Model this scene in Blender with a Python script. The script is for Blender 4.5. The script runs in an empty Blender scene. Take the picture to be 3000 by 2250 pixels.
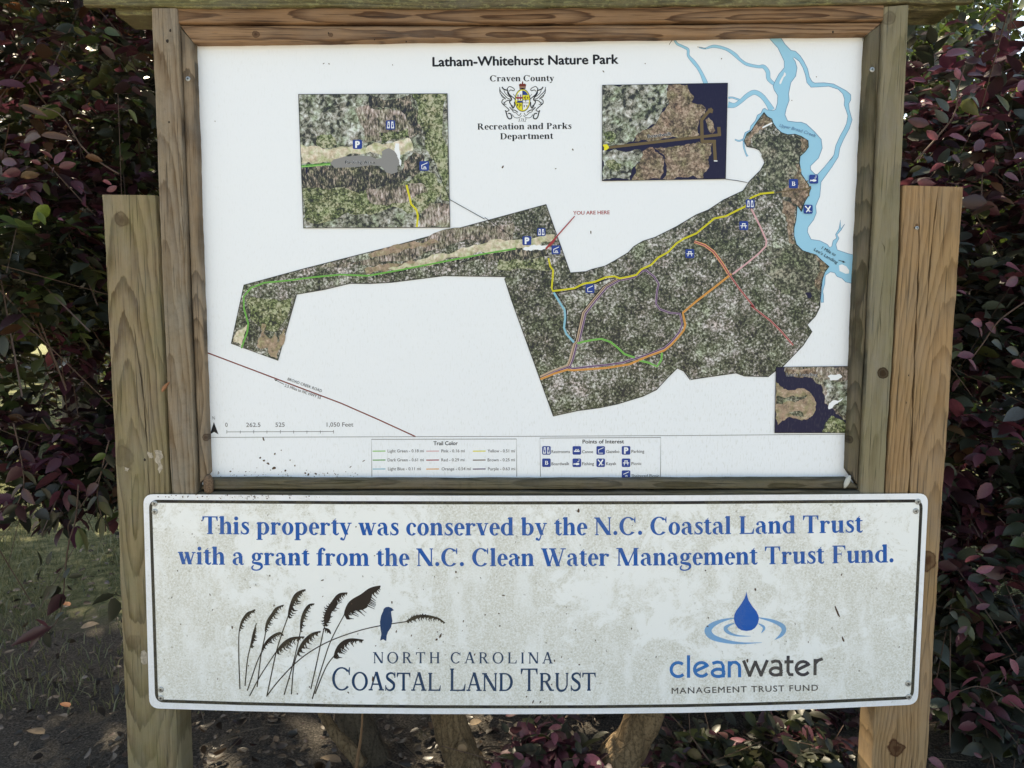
import bpy, bmesh, math, random
import numpy as np
from mathutils import Vector, Matrix
from mathutils.geometry import tessellate_polygon
R = math.radians
random.seed(7); rng = np.random.default_rng(7)
scene = bpy.context.scene
COL = scene.collection

# ------------------------------------------------------------------ camera
CAM_H, CAM_D, FPX = 1.55, 1.80, 2142.0
ROT = Matrix.Rotation(R(84.5), 3, 'X') @ Matrix.Rotation(R(0.43), 3, 'Z')
CAMLOC = Vector((0.0, -CAM_D, CAM_H))
cd = bpy.data.cameras.new('camera'); cam = bpy.data.objects.new('camera', cd); COL.objects.link(cam)
cam.matrix_world = Matrix.Translation(CAMLOC) @ ROT.to_4x4()
cd.sensor_width = 36.0; cd.lens = 36.0*FPX/3000.0; cd.clip_start = 0.02; cd.clip_end = 400
scene.camera = cam

# ------------------------------------------------------------------ sky and sun
SUN_EL, SUN_AZ = 50.0, 28.0          # sun stands behind the board, to the left of it (degrees from +Y towards -X)
w = bpy.data.worlds.new('World'); scene.world = w; w.use_nodes = True
nt = w.node_tree; nt.nodes.clear()
sky = nt.nodes.new('ShaderNodeTexSky'); sky.sky_type = 'NISHITA'; sky.sun_disc = False
sky.sun_elevation = R(SUN_EL); sky.sun_rotation = R(-SUN_AZ); sky.dust_density = 2.2; sky.air_density = 1.0; sky.ozone_density = 1.0
bg = nt.nodes.new('ShaderNodeBackground'); bg.inputs['Strength'].default_value = 0.12
wo = nt.nodes.new('ShaderNodeOutputWorld')
nt.links.new(sky.outputs[0], bg.inputs[0]); nt.links.new(bg.outputs[0], wo.inputs[0])
sl = bpy.data.lights.new('sun', 'SUN'); sl.energy = 4.0; sl.angle = R(0.6); sl.color = (1.0, 0.94, 0.84)
so = bpy.data.objects.new('sun', sl); COL.objects.link(so)
sdir = Vector((-math.sin(R(SUN_AZ))*math.cos(R(SUN_EL)), math.cos(R(SUN_AZ))*math.cos(R(SUN_EL)), math.sin(R(SUN_EL))))
so.rotation_euler = (-sdir).to_track_quat('-Z', 'Y').to_euler()
scene.view_settings.view_transform = 'Standard'; scene.view_settings.look = 'None'
scene.view_settings.gamma = 1.0; scene.view_settings.use_curve_mapping = False
scene.view_settings.exposure = 1.86
scene.view_settings.use_white_balance = True; scene.view_settings.white_balance_temperature = 8150; scene.view_settings.white_balance_tint = 6

# ------------------------------------------------------------------ helpers
def P(px, py, y=0.0):
    """point where the sight line through photo point (px, py) meets the upright plane Y = y"""
    d = ROT @ Vector(((px-1500.0)/FPX, -(py-1125.0)/FPX, -1.0))
    t = (y+CAM_D)/d.y
    return Vector((d.x*t, y, CAM_H+d.z*t))
def G(px, py, z=0.0):
    d = ROT @ Vector(((px-1500.0)/FPX, -(py-1125.0)/FPX, -1.0))
    t = (z-CAM_H)/d.z
    return Vector((d.x*t, -CAM_D+d.y*t, z))
def crop(ox, oy, s):
    return lambda *a: [(ox+q[0]*s, oy+q[1]*s) + tuple(q[2:]) for q in a]
K00 = crop(0, 0, 1/2.212); K10 = crop(1000, 0, 1/2.212); K20 = crop(2000, 0, 1/2.212)
K01 = crop(0, 750, 1/2.212); K11 = crop(1000, 750, 1/2.212); K21 = crop(2000, 750, 1/2.212)
K02 = crop(0, 1500, 1/2.212); K12 = crop(1000, 1500, 1/2.212); K22 = crop(2000, 1500, 1/2.212)
KI1 = crop(850, 250, .26525); KCR = crop(1370, 200, .1537); KI2 = crop(1740, 220, .20494)
KA = crop(650, 580, .49729); K5 = crop(2040, 300, .36172); KR = crop(660, 1690, .30741)
KW = crop(1900, 1700, .27125); K3 = crop(1940, 90, .27125); KI3 = crop(2240, 1060, .13861)
KF = crop(1450, 580, .27125); KG = crop(1450, 880, .27125)

def link(name, me, mat=None, parent=None):
    o = bpy.data.objects.new(name, me); COL.objects.link(o)
    if mat is not None and hasattr(me, 'materials') and len(me.materials) == 0: me.materials.append(mat)
    if parent is not None:
        o.parent = parent
        if parent.type == 'EMPTY': o.matrix_parent_inverse = Matrix.Translation(-parent.location)
    return o
def mesh(name, vs, fs, mat=None, parent=None, smooth=False):
    me = bpy.data.meshes.new(name); me.from_pydata([tuple(v) for v in vs], [], fs); me.update()
    if smooth: me.polygons.foreach_set('use_smooth', [True]*len(me.polygons))
    return link(name, me, mat, parent)
def tag(o, label, cat, group=None, kind=None):
    if label: o['label'] = label
    if cat: o['category'] = cat
    if group: o['group'] = group
    if kind: o['kind'] = kind
    return o
def empty(name, loc=(0, 0, 0)):
    o = bpy.data.objects.new(name, None); COL.objects.link(o); o.location = loc; o.empty_display_size = .1
    return o
class Mb:
    """collects flat pieces (vertices, faces)"""
    def __init__(s): s.v = []; s.f = []
    def add(s, vs, fs):
        b = len(s.v); s.v += [tuple(v) for v in vs]; s.f += [tuple(i+b for i in f) for f in fs]
    def poly(s, pts, y):
        vs = [P(q[0], q[1], y) for q in pts]
        tris = tessellate_polygon([[Vector((v.x, v.z, 0)) for v in vs]])
        out = []
        for a, b, c in tris:
            n = (vs[b]-vs[a]).cross(vs[c]-vs[a])
            out.append((a, b, c) if n.y < 0 else (a, c, b))
        s.add(vs, out)
    def stroke(s, pts, y, wd=None, closed=False, smooth=False):
        """ribbon along photo points; a third value per point is its width"""
        p = [(q[0], q[1], (q[2] if len(q) > 2 else wd)) for q in pts]
        if smooth: p = catmull(p, 6)
        n = len(p); L = []; Rr = []
        for i in range(n):
            a = p[(i-1) % n] if (i or closed) else p[0]; b = p[(i+1) % n] if (i < n-1 or closed) else p[-1]
            dx, dy = b[0]-a[0], b[1]-a[1]; l = math.hypot(dx, dy) or 1
            nx, ny = -dy/l, dx/l; h = p[i][2]/2
            L.append(P(p[i][0]+nx*h, p[i][1]+ny*h, y)); Rr.append(P(p[i][0]-nx*h, p[i][1]-ny*h, y))
        m = n if closed else n-1
        s.add(L+Rr, [(i, (i+1) % n, n+(i+1) % n, n+i) for i in range(m)])
    def build(s, name, mat, parent=None):
        return mesh(name, s.v, s.f, mat, parent)
def catmull(p, k):
    out = []
    for i in range(len(p)-1):
        p0 = p[max(i-1, 0)]; p1 = p[i]; p2 = p[i+1]; p3 = p[min(i+2, len(p)-1)]
        for j in range(k):
            t = j/k
            out.append(tuple(.5*((2*b)+(-a+c)*t+(2*a-5*b+4*c-d)*t*t+(-a+3*b-3*c+d)*t**3) for a, b, c, d in zip(p0, p1, p2, p3)))
    out.append(p[-1]); return out
def rough_edge(pts, amp, depth=3, seed=1):
    r = random.Random(seed); p = list(pts)
    for k in range(depth):
        q = []
        for i in range(len(p)):
            a = p[i]; b = p[(i+1) % len(p)]; q.append(a)
            l = math.hypot(b[0]-a[0], b[1]-a[1])
            if l > 5:
                m = r.uniform(-1, 1)*min(amp, l*.16)
                q.append(((a[0]+b[0])/2-(b[1]-a[1])/l*m, (a[1]+b[1])/2+(b[0]-a[0])/l*m))
        p = q
    return p

# ------------------------------------------------------------------ materials
class Nd:
    def __init__(s, name):
        s.m = bpy.data.materials.new(name); s.m.use_nodes = True; s.t = s.m.node_tree
        s.b = s.t.nodes['Principled BSDF']; s.out = s.t.nodes['Material Output']
        g = s.t.nodes.new('ShaderNodeNewGeometry'); s.pos = g.outputs['Position']
    def put(s, inp, v):
        if hasattr(v, 'links'): s.t.links.new(v, inp)
        else:
            if isinstance(v, tuple) and len(v) == 3 and inp.type == 'RGBA': v = v+(1,)
            inp.default_value = v
    def math(s, op, a, b=0.0, c=None, clamp=False):
        n = s.t.nodes.new('ShaderNodeMath'); n.operation = op; n.use_clamp = clamp
        s.put(n.inputs[0], a); s.put(n.inputs[1], b)
        if c is not None: s.put(n.inputs[2], c)
        return n.outputs[0]
    def noise(s, vec, scale, detail=4, rough=.55, dist=0.0):
        n = s.t.nodes.new('ShaderNodeTexNoise'); s.put(n.inputs['Vector'], vec)
        n.inputs['Scale'].default_value = scale; n.inputs['Detail'].default_value = detail
        n.inputs['Roughness'].default_value = rough; n.inputs['Distortion'].default_value = dist
        return n.outputs[0]
    def voro(s, vec, scale, feat='F1', out='Distance'):
        n = s.t.nodes.new('ShaderNodeTexVoronoi'); n.feature = feat; s.put(n.inputs['Vector'], vec); n.inputs['Scale'].default_value = scale
        return n.outputs[out]
    def map(s, vec, loc=(0, 0, 0), scale=(1, 1, 1), rot=(0, 0, 0)):
        n = s.t.nodes.new('ShaderNodeMapping'); s.put(n.inputs[0], vec)
        n.inputs['Location'].default_value = loc; n.inputs['Scale'].default_value = scale; n.inputs['Rotation'].default_value = rot
        return n.outputs[0]
    def ramp(s, f, stops, interp='LINEAR'):
        n = s.t.nodes.new('ShaderNodeValToRGB'); s.put(n.inputs[0], f); n.color_ramp.interpolation = interp
        e = n.color_ramp.elements
        while len(e) < len(stops): e.new(.5)
        for i, (p, c) in enumerate(stops):
            e[i].position = p
            e[i].color = (c, c, c, 1) if not isinstance(c, tuple) else c+(1,)
        return n.outputs[0]
    def mix(s, f, a, b, mode='MIX'):
        n = s.t.nodes.new('ShaderNodeMix'); n.data_type = 'RGBA'; n.blend_type = mode
        s.put(n.inputs[0], f); s.put(n.inputs[6], a); s.put(n.inputs[7], b)
        return n.outputs[2]
    def sep(s, v):
        n = s.t.nodes.new('ShaderNodeSeparateXYZ'); s.put(n.inputs[0], v); return n.outputs
    def comb(s, x, y, z):
        n = s.t.nodes.new('ShaderNodeCombineXYZ'); s.put(n.inputs[0], x); s.put(n.inputs[1], y); s.put(n.inputs[2], z); return n.outputs[0]
    def bump(s, h, strength=.4, dist=.002):
        n = s.t.nodes.new('ShaderNodeBump'); s.put(n.inputs['Height'], h); n.inputs['Strength'].default_value = strength; n.inputs['Distance'].default_value = dist
        s.t.links.new(n.outputs[0], s.b.inputs['Normal'])
    def fin(s, col, rough=.6, spec=.5, metal=0.0):
        s.put(s.b.inputs['Base Color'], col); s.put(s.b.inputs['Roughness'], rough)
        s.put(s.b.inputs['Specular IOR Level'], spec); s.put(s.b.inputs['Metallic'], metal)
        return s.m

def print_mat(name, col, dirt=.5, lower=False, rough=.38):
    n = Nd(name)
    if lower:
        big = n.noise(n.map(n.pos, (3.1, 0, 1.7)), 2.4, 4, .6)
        mid = n.noise(n.pos, 14, 8, .78, .5)
        fine = n.noise(n.pos, 210, 5, .85)
        f = n.math('ADD', n.math('MULTIPLY', big, 1.0), n.math('MULTIPLY', mid, 1.0))
        a = n.ramp(f, [(.92, 0.0), (1.30, .90)])
        st = n.noise(n.map(n.pos, (0, 0, 0), (13, 1, 5), (0, R(25), 0)), 1.6, 4, .6)
        a = n.math('MULTIPLY', a, n.ramp(st, [(.36, .30), (.52, 1.0)]))
        a = n.math('MULTIPLY', n.math('MULTIPLY', a, n.ramp(fine, [(.38, .0), (.60, .95)])), dirt)
        film = n.math('MULTIPLY', n.ramp(n.noise(n.map(n.pos, (1, 0, 5)), 3.2, 6, .7), [(.42, 0.0), (.75, .14)]), dirt)
        c = n.mix(film, col, n.mix(.55, col, (.45, .45, .37)))
        c = n.mix(a, c, (.325, .300, .185))
        spk = n.noise(n.pos, 95, 3, .6)
        sp2 = n.math('MULTIPLY', n.ramp(spk, [(.64, 0.0), (.70, .8)]), n.math('MULTIPLY', n.ramp(f, [(.80, 0.0), (1.05, 1.0)]), dirt))
        c = n.mix(sp2, c, (.12, .105, .075))
    else:
        z = n.sep(n.pos)[2]
        streak = n.noise(n.map(n.pos, (0, 0, 0), (260, 1, 70)), 1, 3, .6)
        big = n.noise(n.pos, 2.0, 4, .6)
        low = n.math('MULTIPLY', n.math('SUBTRACT', 1.75, z), 1.1, clamp=True)
        a = n.math('MULTIPLY', n.ramp(streak, [(.54, 0.0), (.72, 1.0)]), n.ramp(big, [(.30, .2), (.65, .9)]))
        a = n.math('MULTIPLY', a, n.math('MULTIPLY_ADD', low, .7, .15))
        c = n.mix(n.math('MULTIPLY', a, dirt*.7), col, (.34, .35, .28))
        film = n.math('MULTIPLY', n.ramp(n.noise(n.pos, 5, 6, .7), [(.45, 0.0), (.8, .5)]), low)
        c = n.mix(n.math('MULTIPLY', film, dirt*.22), c, (.50, .52, .46))
    n.bump(n.noise(n.pos, 22, 3), .05, .001)
    return n.fin(c, rough, .45 if sum(col) > 1.8 else .18)

def aerial_mat(name, stops, scale=170, patch=9, stretch=(1, 1, 1)):
    """print of an aerial photograph: bare grey crowns, dark gaps, green pines"""
    n = Nd(name)
    v = n.map(n.pos, (0, 0, 0), stretch)
    a = n.noise(v, scale, 3, .7, .6); b = n.voro(v, scale*.8)
    big = n.noise(n.pos, patch, 4, .65)
    f = n.math('ADD', n.math('MULTIPLY', a, 1.05), n.math('MULTIPLY', n.math('SUBTRACT', big, .5), .5))
    f = n.math('ADD', f, n.math('MULTIPLY', n.math('SUBTRACT', .45, b), .22))
    cl = n.noise(n.map(n.pos, (7, 0, 3)), patch*3.4, 4, .6)
    f = n.math('ADD', f, n.math('MULTIPLY', n.math('SUBTRACT', cl, .5), .48))
    c = n.ramp(f, stops)
    tint = n.ramp(n.noise(n.pos, patch*2.3, 3, .6), [(.35, (.62, .78, .50)), (.55, (1, 1, 1)), (.72, (1.0, .86, .82))])
    c = n.mix(.75, c, tint, 'MULTIPLY')
    return n.fin(c, .4, .4)

def wood_mat(name, light, dark, axis='z', freq=260, center=(0, 0), knots=(), green=0.0, greenc=(.10, .12, .035), grey=.3, seed=0, slope=.10, contrast=1.0, dirty=0.0, lichen=0.0):
    """sawn timber: growth rings cut lengthwise, bent round knots. axis = the length of the timber"""
    n = Nd(name); x, y, z = n.sep(n.pos)
    u, v = (x, z) if axis == 'z' else (z, x)
    wl = n.noise(n.comb(n.math('MULTIPLY', u, 3), seed*1.7, n.math('MULTIPLY', v, 1.2)), 1.5, 3, .5)
    up = n.math('ADD', u, n.math('MULTIPLY', n.math('SUBTRACT', wl, .5), .035))
    kmask = None
    for kk in knots:
        ku, kv, kr = kk[:3]; ks = kk[3] if len(kk) > 3 else 1.0
        du = n.math('SUBTRACT', u, ku); dv = n.math('SUBTRACT', v, kv)
        d2 = n.math('ADD', n.math('MULTIPLY', du, du), n.math('MULTIPLY', n.math('MULTIPLY', dv, dv), .35))
        g = n.math('EXPONENT', n.math('MULTIPLY', d2, -1/(2*(kr*1.7)**2)))
        sgn = n.math('DIVIDE', du, n.math('SQRT', n.math('ADD', n.math('MULTIPLY', du, du), (kr*.6)**2)))
        up = n.math('SUBTRACT', up, n.math('MULTIPLY', n.math('MULTIPLY', g, sgn), kr*.9))
        d = n.math('SQRT', n.math('ADD', n.math('MULTIPLY', du, du), n.math('MULTIPLY', n.math('MULTIPLY', dv, dv), .8)))
        d = n.math('ADD', d, n.math('MULTIPLY', n.math('SUBTRACT', n.noise(n.pos, 34, 4), .5), kr*1.7))
        k = n.ramp(n.math('DIVIDE', d, kr*2), [(.10, .95), (.28, .66), (.40, .70), (.46, .98), (.58, 0.0)])
        k = n.math('MULTIPLY', k, ks)
        kmask = k if kmask is None else n.math('MAXIMUM', kmask, k)
    cx, cy = center
    a = n.math('SUBTRACT', up, cx)
    wob = n.noise(n.comb(u, seed, v), 1.3, 3, .5)
    b = n.math('ADD', n.math('ADD', n.math('MULTIPLY', n.math('SUBTRACT', v, 1.2), slope), cy), n.math('MULTIPLY', n.math('SUBTRACT', wob, .5), .10))
    rr = n.math('SQRT', n.math('ADD', n.math('MULTIPLY', a, a), n.math('MULTIPLY', b, b)))
    fine = n.noise(n.comb(n.math('MULTIPLY', u, 1.0), n.math('MULTIPLY', y, 1.0), n.math('MULTIPLY', v, .10)), 70, 3, .6)
    ph = n.math('ADD', n.math('MULTIPLY', rr, freq*1.5/6.283), n.math('MULTIPLY', fine, .75))
    saw = n.math('FRACT', ph)
    ring = n.ramp(saw, [(0.0, .10), (.40, .22), (.78, .85), (.90, 1.15), (.96, .9), (1.0, .05)])
    light = tuple(q*k_ for q, k_ in zip(light, (.84, .77, .70))); dark = tuple(q*k_ for q, k_ in zip(dark, (.66, .58, .50)))
    fibre = n.noise(n.comb(u, y, n.math('MULTIPLY', v, .03)), 520, 3, .7)
    patch = n.noise(n.comb(u, seed*3.3, n.math('MULTIPLY', v, .35)), 9, 4, .6)
    band = n.noise(n.comb(u, seed*2.1, n.math('MULTIPLY', v, .06)), 60, 3, .65)
    f = n.math('MULTIPLY', ring, n.ramp(patch, [(.3, .50*contrast), (.65, 1.05*contrast)]))
    f = n.math('ADD', f, n.math('MULTIPLY', n.math('SUBTRACT', fibre, .5), .9))
    f = n.math('ADD', f, n.math('MULTIPLY', n.math('SUBTRACT', band, .5), 1.3))
    c = n.mix(n.math('ADD', f, 0.0, clamp=True), light, dark)
    streak = n.noise(n.comb(u, seed+2, n.math('MULTIPLY', v, .018)), 230, 3, .6)
    c = n.mix(n.ramp(streak, [(.575, 0.0), (.645, .85)]), c, tuple(q*.34 for q in dark))
    gp = n.noise(n.comb(u, seed+4, n.math('MULTIPLY', v, .5)), 11, 6, .7)
    g_ = sum(light)/3
    c = n.mix(n.math('MULTIPLY', n.ramp(gp, [(.42, 0.0), (.68, 1.0)]), grey), c, (g_*1.10, g_*1.06, g_*.98))
    if green:
        mg = n.noise(n.comb(u, seed+8, n.math('MULTIPLY', v, .4)), 7, 6, .75)
        c = n.mix(n.math('MULTIPLY', n.ramp(mg, [(.38, 0.0), (.66, 1.0)]), green), c, greenc)
    if dirty:
        dm = n.noise(n.pos, 45, 8, .8)
        c = n.mix(n.math('MULTIPLY', n.ramp(dm, [(.5, 0.0), (.66, 1.0)]), dirty), c, (.035, .03, .02))
    if lichen:
        lm = n.noise(n.comb(n.math('MULTIPLY', u, 1.6), y, n.math('MULTIPLY', v, .6)), 75, 7, .8)
        c = n.mix(n.math('MULTIPLY', n.ramp(lm, [(.52, 0.0), (.60, 1.0)]), lichen), c, (.29, .285, .13))
    if kmask is not None:
        c = n.mix(n.math('MULTIPLY', kmask, .85, clamp=True), c, (dark[0]*.42, dark[1]*.30, dark[2]*.26))
    h = n.math('ADD', n.math('MULTIPLY', ring, -.6), n.math('MULTIPLY', fibre, .8))
    n.bump(h, .8, .0022)
    return n.fin(c, .8, .25)

def plain(name, col, rough=.6, metal=0.0, nz=.15, scale=40):
    n = Nd(name)
    v = n.noise(n.pos, scale, 4, .6)
    c = n.mix(n.ramp(v, [(.3, 0.0), (.7, 1.0)]), tuple(q*(1-nz) for q in col), tuple(min(1, q*(1+nz)) for q in col))
    n.bump(v, .15, .001)
    return n.fin(c, rough, .4, metal)
# ------------------------------------------------------------------ lettering: drawn serif letters and plain sans
class GL:
    """one serif letter, in thousandths of an em (cap height 676, x-height 473)"""
    def __init__(s, T, t, ser): s.T, s.t, s.ser = T, t, ser; s.p = []
    def rect(s, x0, y0, x1, y1): s.p.append([(x0, y0), (x1, y0), (x1, y1), (x0, y1)])
    def pl(s, *q): s.p.append(list(q))
    def disc(s, x, y, r): s.p.append([(x+r*math.cos(a*.5236), y+r*math.sin(a*.5236)) for a in range(12)])
    def stem(s, x, y0, y1, bot=3, top=0, w=None):
        w = w or s.T; s.rect(x, y0, x+w, y1); e = s.ser; h = s.t*.9
        if bot: s.rect(x-(e if bot & 1 else 0), y0, x+w+(e if bot & 2 else 0), y0+h)
        if top == 4: s.pl((x-e, y1-55), (x+2, y1-h-50), (x+2, y1), (x-4, y1))
        elif top: s.rect(x-(e if top & 1 else 0), y1-h, x+w+(e if top & 2 else 0), y1)
    def dg(s, x0, y0, x1, y1, w): s.p.append([(x0-w/2, y0), (x0+w/2, y0), (x1+w/2, y1), (x1-w/2, y1)])
    def arc(s, cx, cy, rx, ry, a0, a1, wh=None, wv=None):
        wh = s.T if wh is None else wh; wv = s.t if wv is None else wv; n = max(4, int(abs(a1-a0)/14)); o = []; i = []
        for k in range(n+1):
            a = R(a0+(a1-a0)*k/n); o.append((cx+rx*math.cos(a), cy+ry*math.sin(a))); i.append((cx+(rx-wh)*math.cos(a), cy+(ry-wv)*math.sin(a)))
        for k in range(n): s.p.append([o[k], o[k+1], i[k+1], i[k]])
    def st(s, *q):
        q = catmull(list(q), 4); L = []; Q = []
        for i in range(len(q)):
            a = q[max(i-1, 0)]; b = q[min(i+1, len(q)-1)]; dx, dy = b[0]-a[0], b[1]-a[1]; l = math.hypot(dx, dy) or 1; h = q[i][2]/2
            L.append((q[i][0]-dy/l*h, q[i][1]+dx/l*h)); Q.append((q[i][0]+dy/l*h, q[i][1]-dx/l*h))
        for i in range(len(q)-1): s.p.append([L[i], L[i+1], Q[i+1], Q[i]])
def glyph(c, T=150, t=42, ser=45):
    g = GL(T, t, ser); k = T/150; h = g.t
    def arch(x): g.st((x+T-15, 360, h*.6), (x+T+55, 432, h*1.2), (x+T+130, 440, 60+40*k), (x+T+190-10, 395, T*.95), (x+280+T/2, 320, T))
    A = 500
    if c == ' ': return [], 250
    if c == '.': g.disc(125, 78, 82); A = 250
    elif c == "'": g.pl((90, 676), (170, 676), (145, 450), (115, 450)); A = 250
    elif c == 'i': g.stem(65, 0, 473, 3, 4); g.disc(65+T/2, 605, 78); A = 278
    elif c == 'l': g.stem(65, 0, 690, 3, 4); A = 278
    elif c == 'h': g.stem(65, 0, 690, 3, 4); arch(65); g.stem(345, 0, 330); A = 556
    elif c == 'n': g.stem(65, 0, 473, 3, 4); arch(65); g.stem(345, 0, 330); A = 556
    elif c == 'm': g.stem(65, 0, 473, 3, 4); arch(65); g.stem(345, 0, 340); arch(345); g.stem(625, 0, 330); A = 833
    elif c == 'u':
        g.stem(65, 150, 473, 0, 4); g.st((65+T/2, 170, T), (152, 75, T*.85), (215, 35, 80), (290, 50, h*1.2), (350, 100, h*.7)); g.stem(345, 0, 473, 2, 4); A = 556
    elif c == 'r': g.stem(65, 0, 473, 3, 4); g.st((205, 360, h*.6), (260, 430, h*1.3), (330, 445, 62)); g.disc(365, 400, 60); A = 444
    elif c in 'pb':
        if c == 'p': g.stem(65, -205, 473, 3, 4)
        else: g.stem(65, 0, 690, 0, 4)
        g.arc(290, 236, 235, 245, -125, 125, T, h*1.1); A = 556
    elif c == 'd': g.arc(270, 236, 240, 245, 55, 305, T, h*1.1); g.stem(345, 0, 690, 2, 4); A = 556
    elif c == 'o': g.arc(250, 236, 228, 247, 0, 360, T*.98, h)
    elif c == 'c': g.arc(250, 236, 220, 247, 50, 318, T*.98, h*1.05); g.disc(365, 365, 58); A = 444
    elif c == 'e': g.arc(238, 236, 208, 247, 5, 318, T*.95, h*1.05); g.rect(120, 240, 440, 240+h); A = 444
    elif c == 'a':
        g.rect(280, 60, 280+T*.95, 350); g.disc(108, 375, 52); g.st((95, 400, 40), (140, 445, h), (220, 455, 55), (300, 425, 105), (280+T*.475, 340, T*.95))
        g.arc(205, 130, 175, 142, 80, 290, T*.9, h*1.1); g.st((200, 262, h), (260, 275, h), (330, 300, h)); g.st((355, 70, 110), (410, 25, 60), (480, 45, 30))
    elif c == 's':
        g.st((335, 395, 42), (285, 445, 52), (200, 452, 60), (125, 400, 95), (155, 315, 120), (245, 245, 130), (318, 165, 115), (300, 65, 85), (215, 22, 55), (120, 35, 50), (60, 110, 40))
        g.rect(325, 340, 350, 475); g.rect(42, -5, 68, 150); A = 389
    elif c == 't': g.rect(85, 70, 85+T*.95, 560); g.rect(18, 473-h, 315, 473); g.pl((20, 473-h), (85, 470), (85+T*.95, 640), (85+T*.6, 620)); g.st((85+T/2, 95, T*.9), (200, 32, 80), (265, 28, 60), (318, 85, 30)); A = 333
    elif c == 'f': g.stem(75, 0, 480); g.rect(12, 473-h, 300, 473); g.st((150, 460, T), (168, 575, T*.85), (225, 655, 70), (300, 655, 52)); g.disc(318, 605, 54); A = 333
    elif c == 'k': g.stem(65, 0, 690, 3, 4); g.dg(220, 190, 420, 440, 52); g.dg(290, 300, 450, 0, T*1.1); g.rect(330, 473-h, 530, 473); g.rect(350, 0, 560, h); A = 556
    elif c == 'g':
        g.arc(228, 318, 188, 158, 0, 360, T*.85, h); g.st((350, 420, 50), (420, 440, 62), (480, 415, 62)); g.st((130, 190, 45), (75, 130, 60), (110, 75, 90))
        g.st((100, 85, 70), (250, 68, 110), (395, 30, 120), (432, -70, 90), (350, -160, 60), (215, -192, 48), (85, -165, 60), (48, -85, 60), (115, -10, 40))
    elif c == 'y': g.dg(112, 473, 285, 20, T); g.dg(425, 473, 215, -110, h*1.15); g.st((225, -90, h), (180, -170, 62), (120, -175, 60)); g.disc(95, -140, 55); g.rect(8, 473-h, 240, 473); g.rect(335, 473-h, 492, 473)
    elif c == 'v': g.dg(112, 473, 275, 0, T); g.dg(425, 473, 270, 0, h*1.15); g.rect(8, 473-h, 240, 473); g.rect(335, 473-h, 492, 473)
    elif c == 'w':
        g.dg(105, 473, 245, 0, T); g.dg(360, 440, 245, 0, h*1.15); g.dg(350, 473, 490, 0, T); g.dg(640, 473, 490, 0, h*1.15)
        for a, b in ((8, 215), (270, 440), (560, 712)): g.rect(a, 473-h, b, 473)
        A = 722
    elif c == 'T':
        m = 333-T/2; g.stem(m, 0, 676); g.rect(32, 676-h, 635, 676); g.pl((32, 676), (32, 500), (58, 500), (110, 676-h), (110, 676)); g.pl((635, 676), (635, 500), (609, 500), (557, 676-h), (557, 676)); A = 667
    elif c == 'N': g.stem(95, 0, 676, 3, 0, h*1.2); g.rect(15, 676-h, 230, 676); g.dg(120, 676, 600, 0, T*1.25); g.stem(590, 0, 676, 0, 3, h*1.2); A = 722
    elif c == 'C': g.arc(375, 338, 345, 355, 42, 318, T*1.05, h*1.1); g.pl((640, 690), (664, 690), (664, 455), (640, 455), (600, 560)); A = 722
    elif c == 'L': g.stem(110, 0, 676, 3, 3); g.rect(110, 0, 600, h); g.pl((480, 0), (620, 0), (640, 210), (612, 210), (560, 60), (480, h)); A = 667
    elif c == 'W':
        g.dg(120, 676, 330, -10, T*1.05); g.dg(510, 600, 330, -10, h*1.2); g.dg(445, 676, 680, -10, T*1.05); g.dg(890, 676, 680, -10, h*1.2)
        for a, b in ((8, 260), (320, 610), (780, 990)): g.rect(a, 676-h, b, 676)
        A = 1000
    elif c in 'FE':
        g.stem(110, 0, 676, 3, 1); g.rect(110, 676-h, 570, 676); g.pl((460, 676), (575, 676), (582, 500), (555, 500), (520, 600), (460, 676-h)); g.rect(110, 330, 420, 330+h); g.pl((395, 348), (430, 460), (430, 240)); A = 611
        if c == 'E': g.rect(110, 0, 570, h); g.pl((460, 0), (575, 0), (600, 190), (573, 190), (520, 70), (460, h))
    elif c == 'M': g.stem(95, 0, 676, 3, 0, h*1.2); g.rect(15, 676-h, 250, 676); g.dg(165, 676, 455, 0, T*1.1); g.dg(770, 676, 455, 0, h*1.2); g.stem(700, 0, 676, 3, 2); A = 944
    elif c in 'PRD':
        g.stem(110, 0, 676, 3, 1)
        if c == 'D': g.rect(200, 676-h, 340, 676); g.rect(200, 0, 340, h); g.arc(340, 338, 350, 338, -90, 90, T*1.05, h); A = 722
        else:
            g.rect(200, 676-h, 330, 676); g.rect(200, 325, 330, 325+h); g.arc(330, 500, 235, 176, -90, 90, T, h); A = 611
            if c == 'R': g.dg(360, 345, 590, 0, T*1.15); g.rect(540, 0, 715, h); A = 722
    elif c == 'O': g.arc(389, 338, 360, 357, 0, 360, T*1.05, h*1.05); A = 778
    elif c == 'H': g.stem(110, 0, 676, 3, 3); g.stem(668-T, 0, 676, 3, 3); g.rect(110, 325, 668, 325+h); A = 778
    elif c == 'A': g.dg(350, 690, 105, 0, h*1.25); g.dg(360, 700, 600, 0, T*1.15); g.rect(190, 210, 510, 210+h); g.rect(20, 0, 200, h); g.rect(470, 0, 705, h); A = 722
    elif c == 'S':
        g.st((470, 560, h), (410, 640, h*1.2), (280, 655, h*1.4), (150, 590, T*.8), (150, 470, T*.95), (290, 370, T*1.05), (430, 260, T), (430, 110, T*.9), (310, 22, h*1.5), (170, 30, h*1.2), (75, 130, h))
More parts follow.
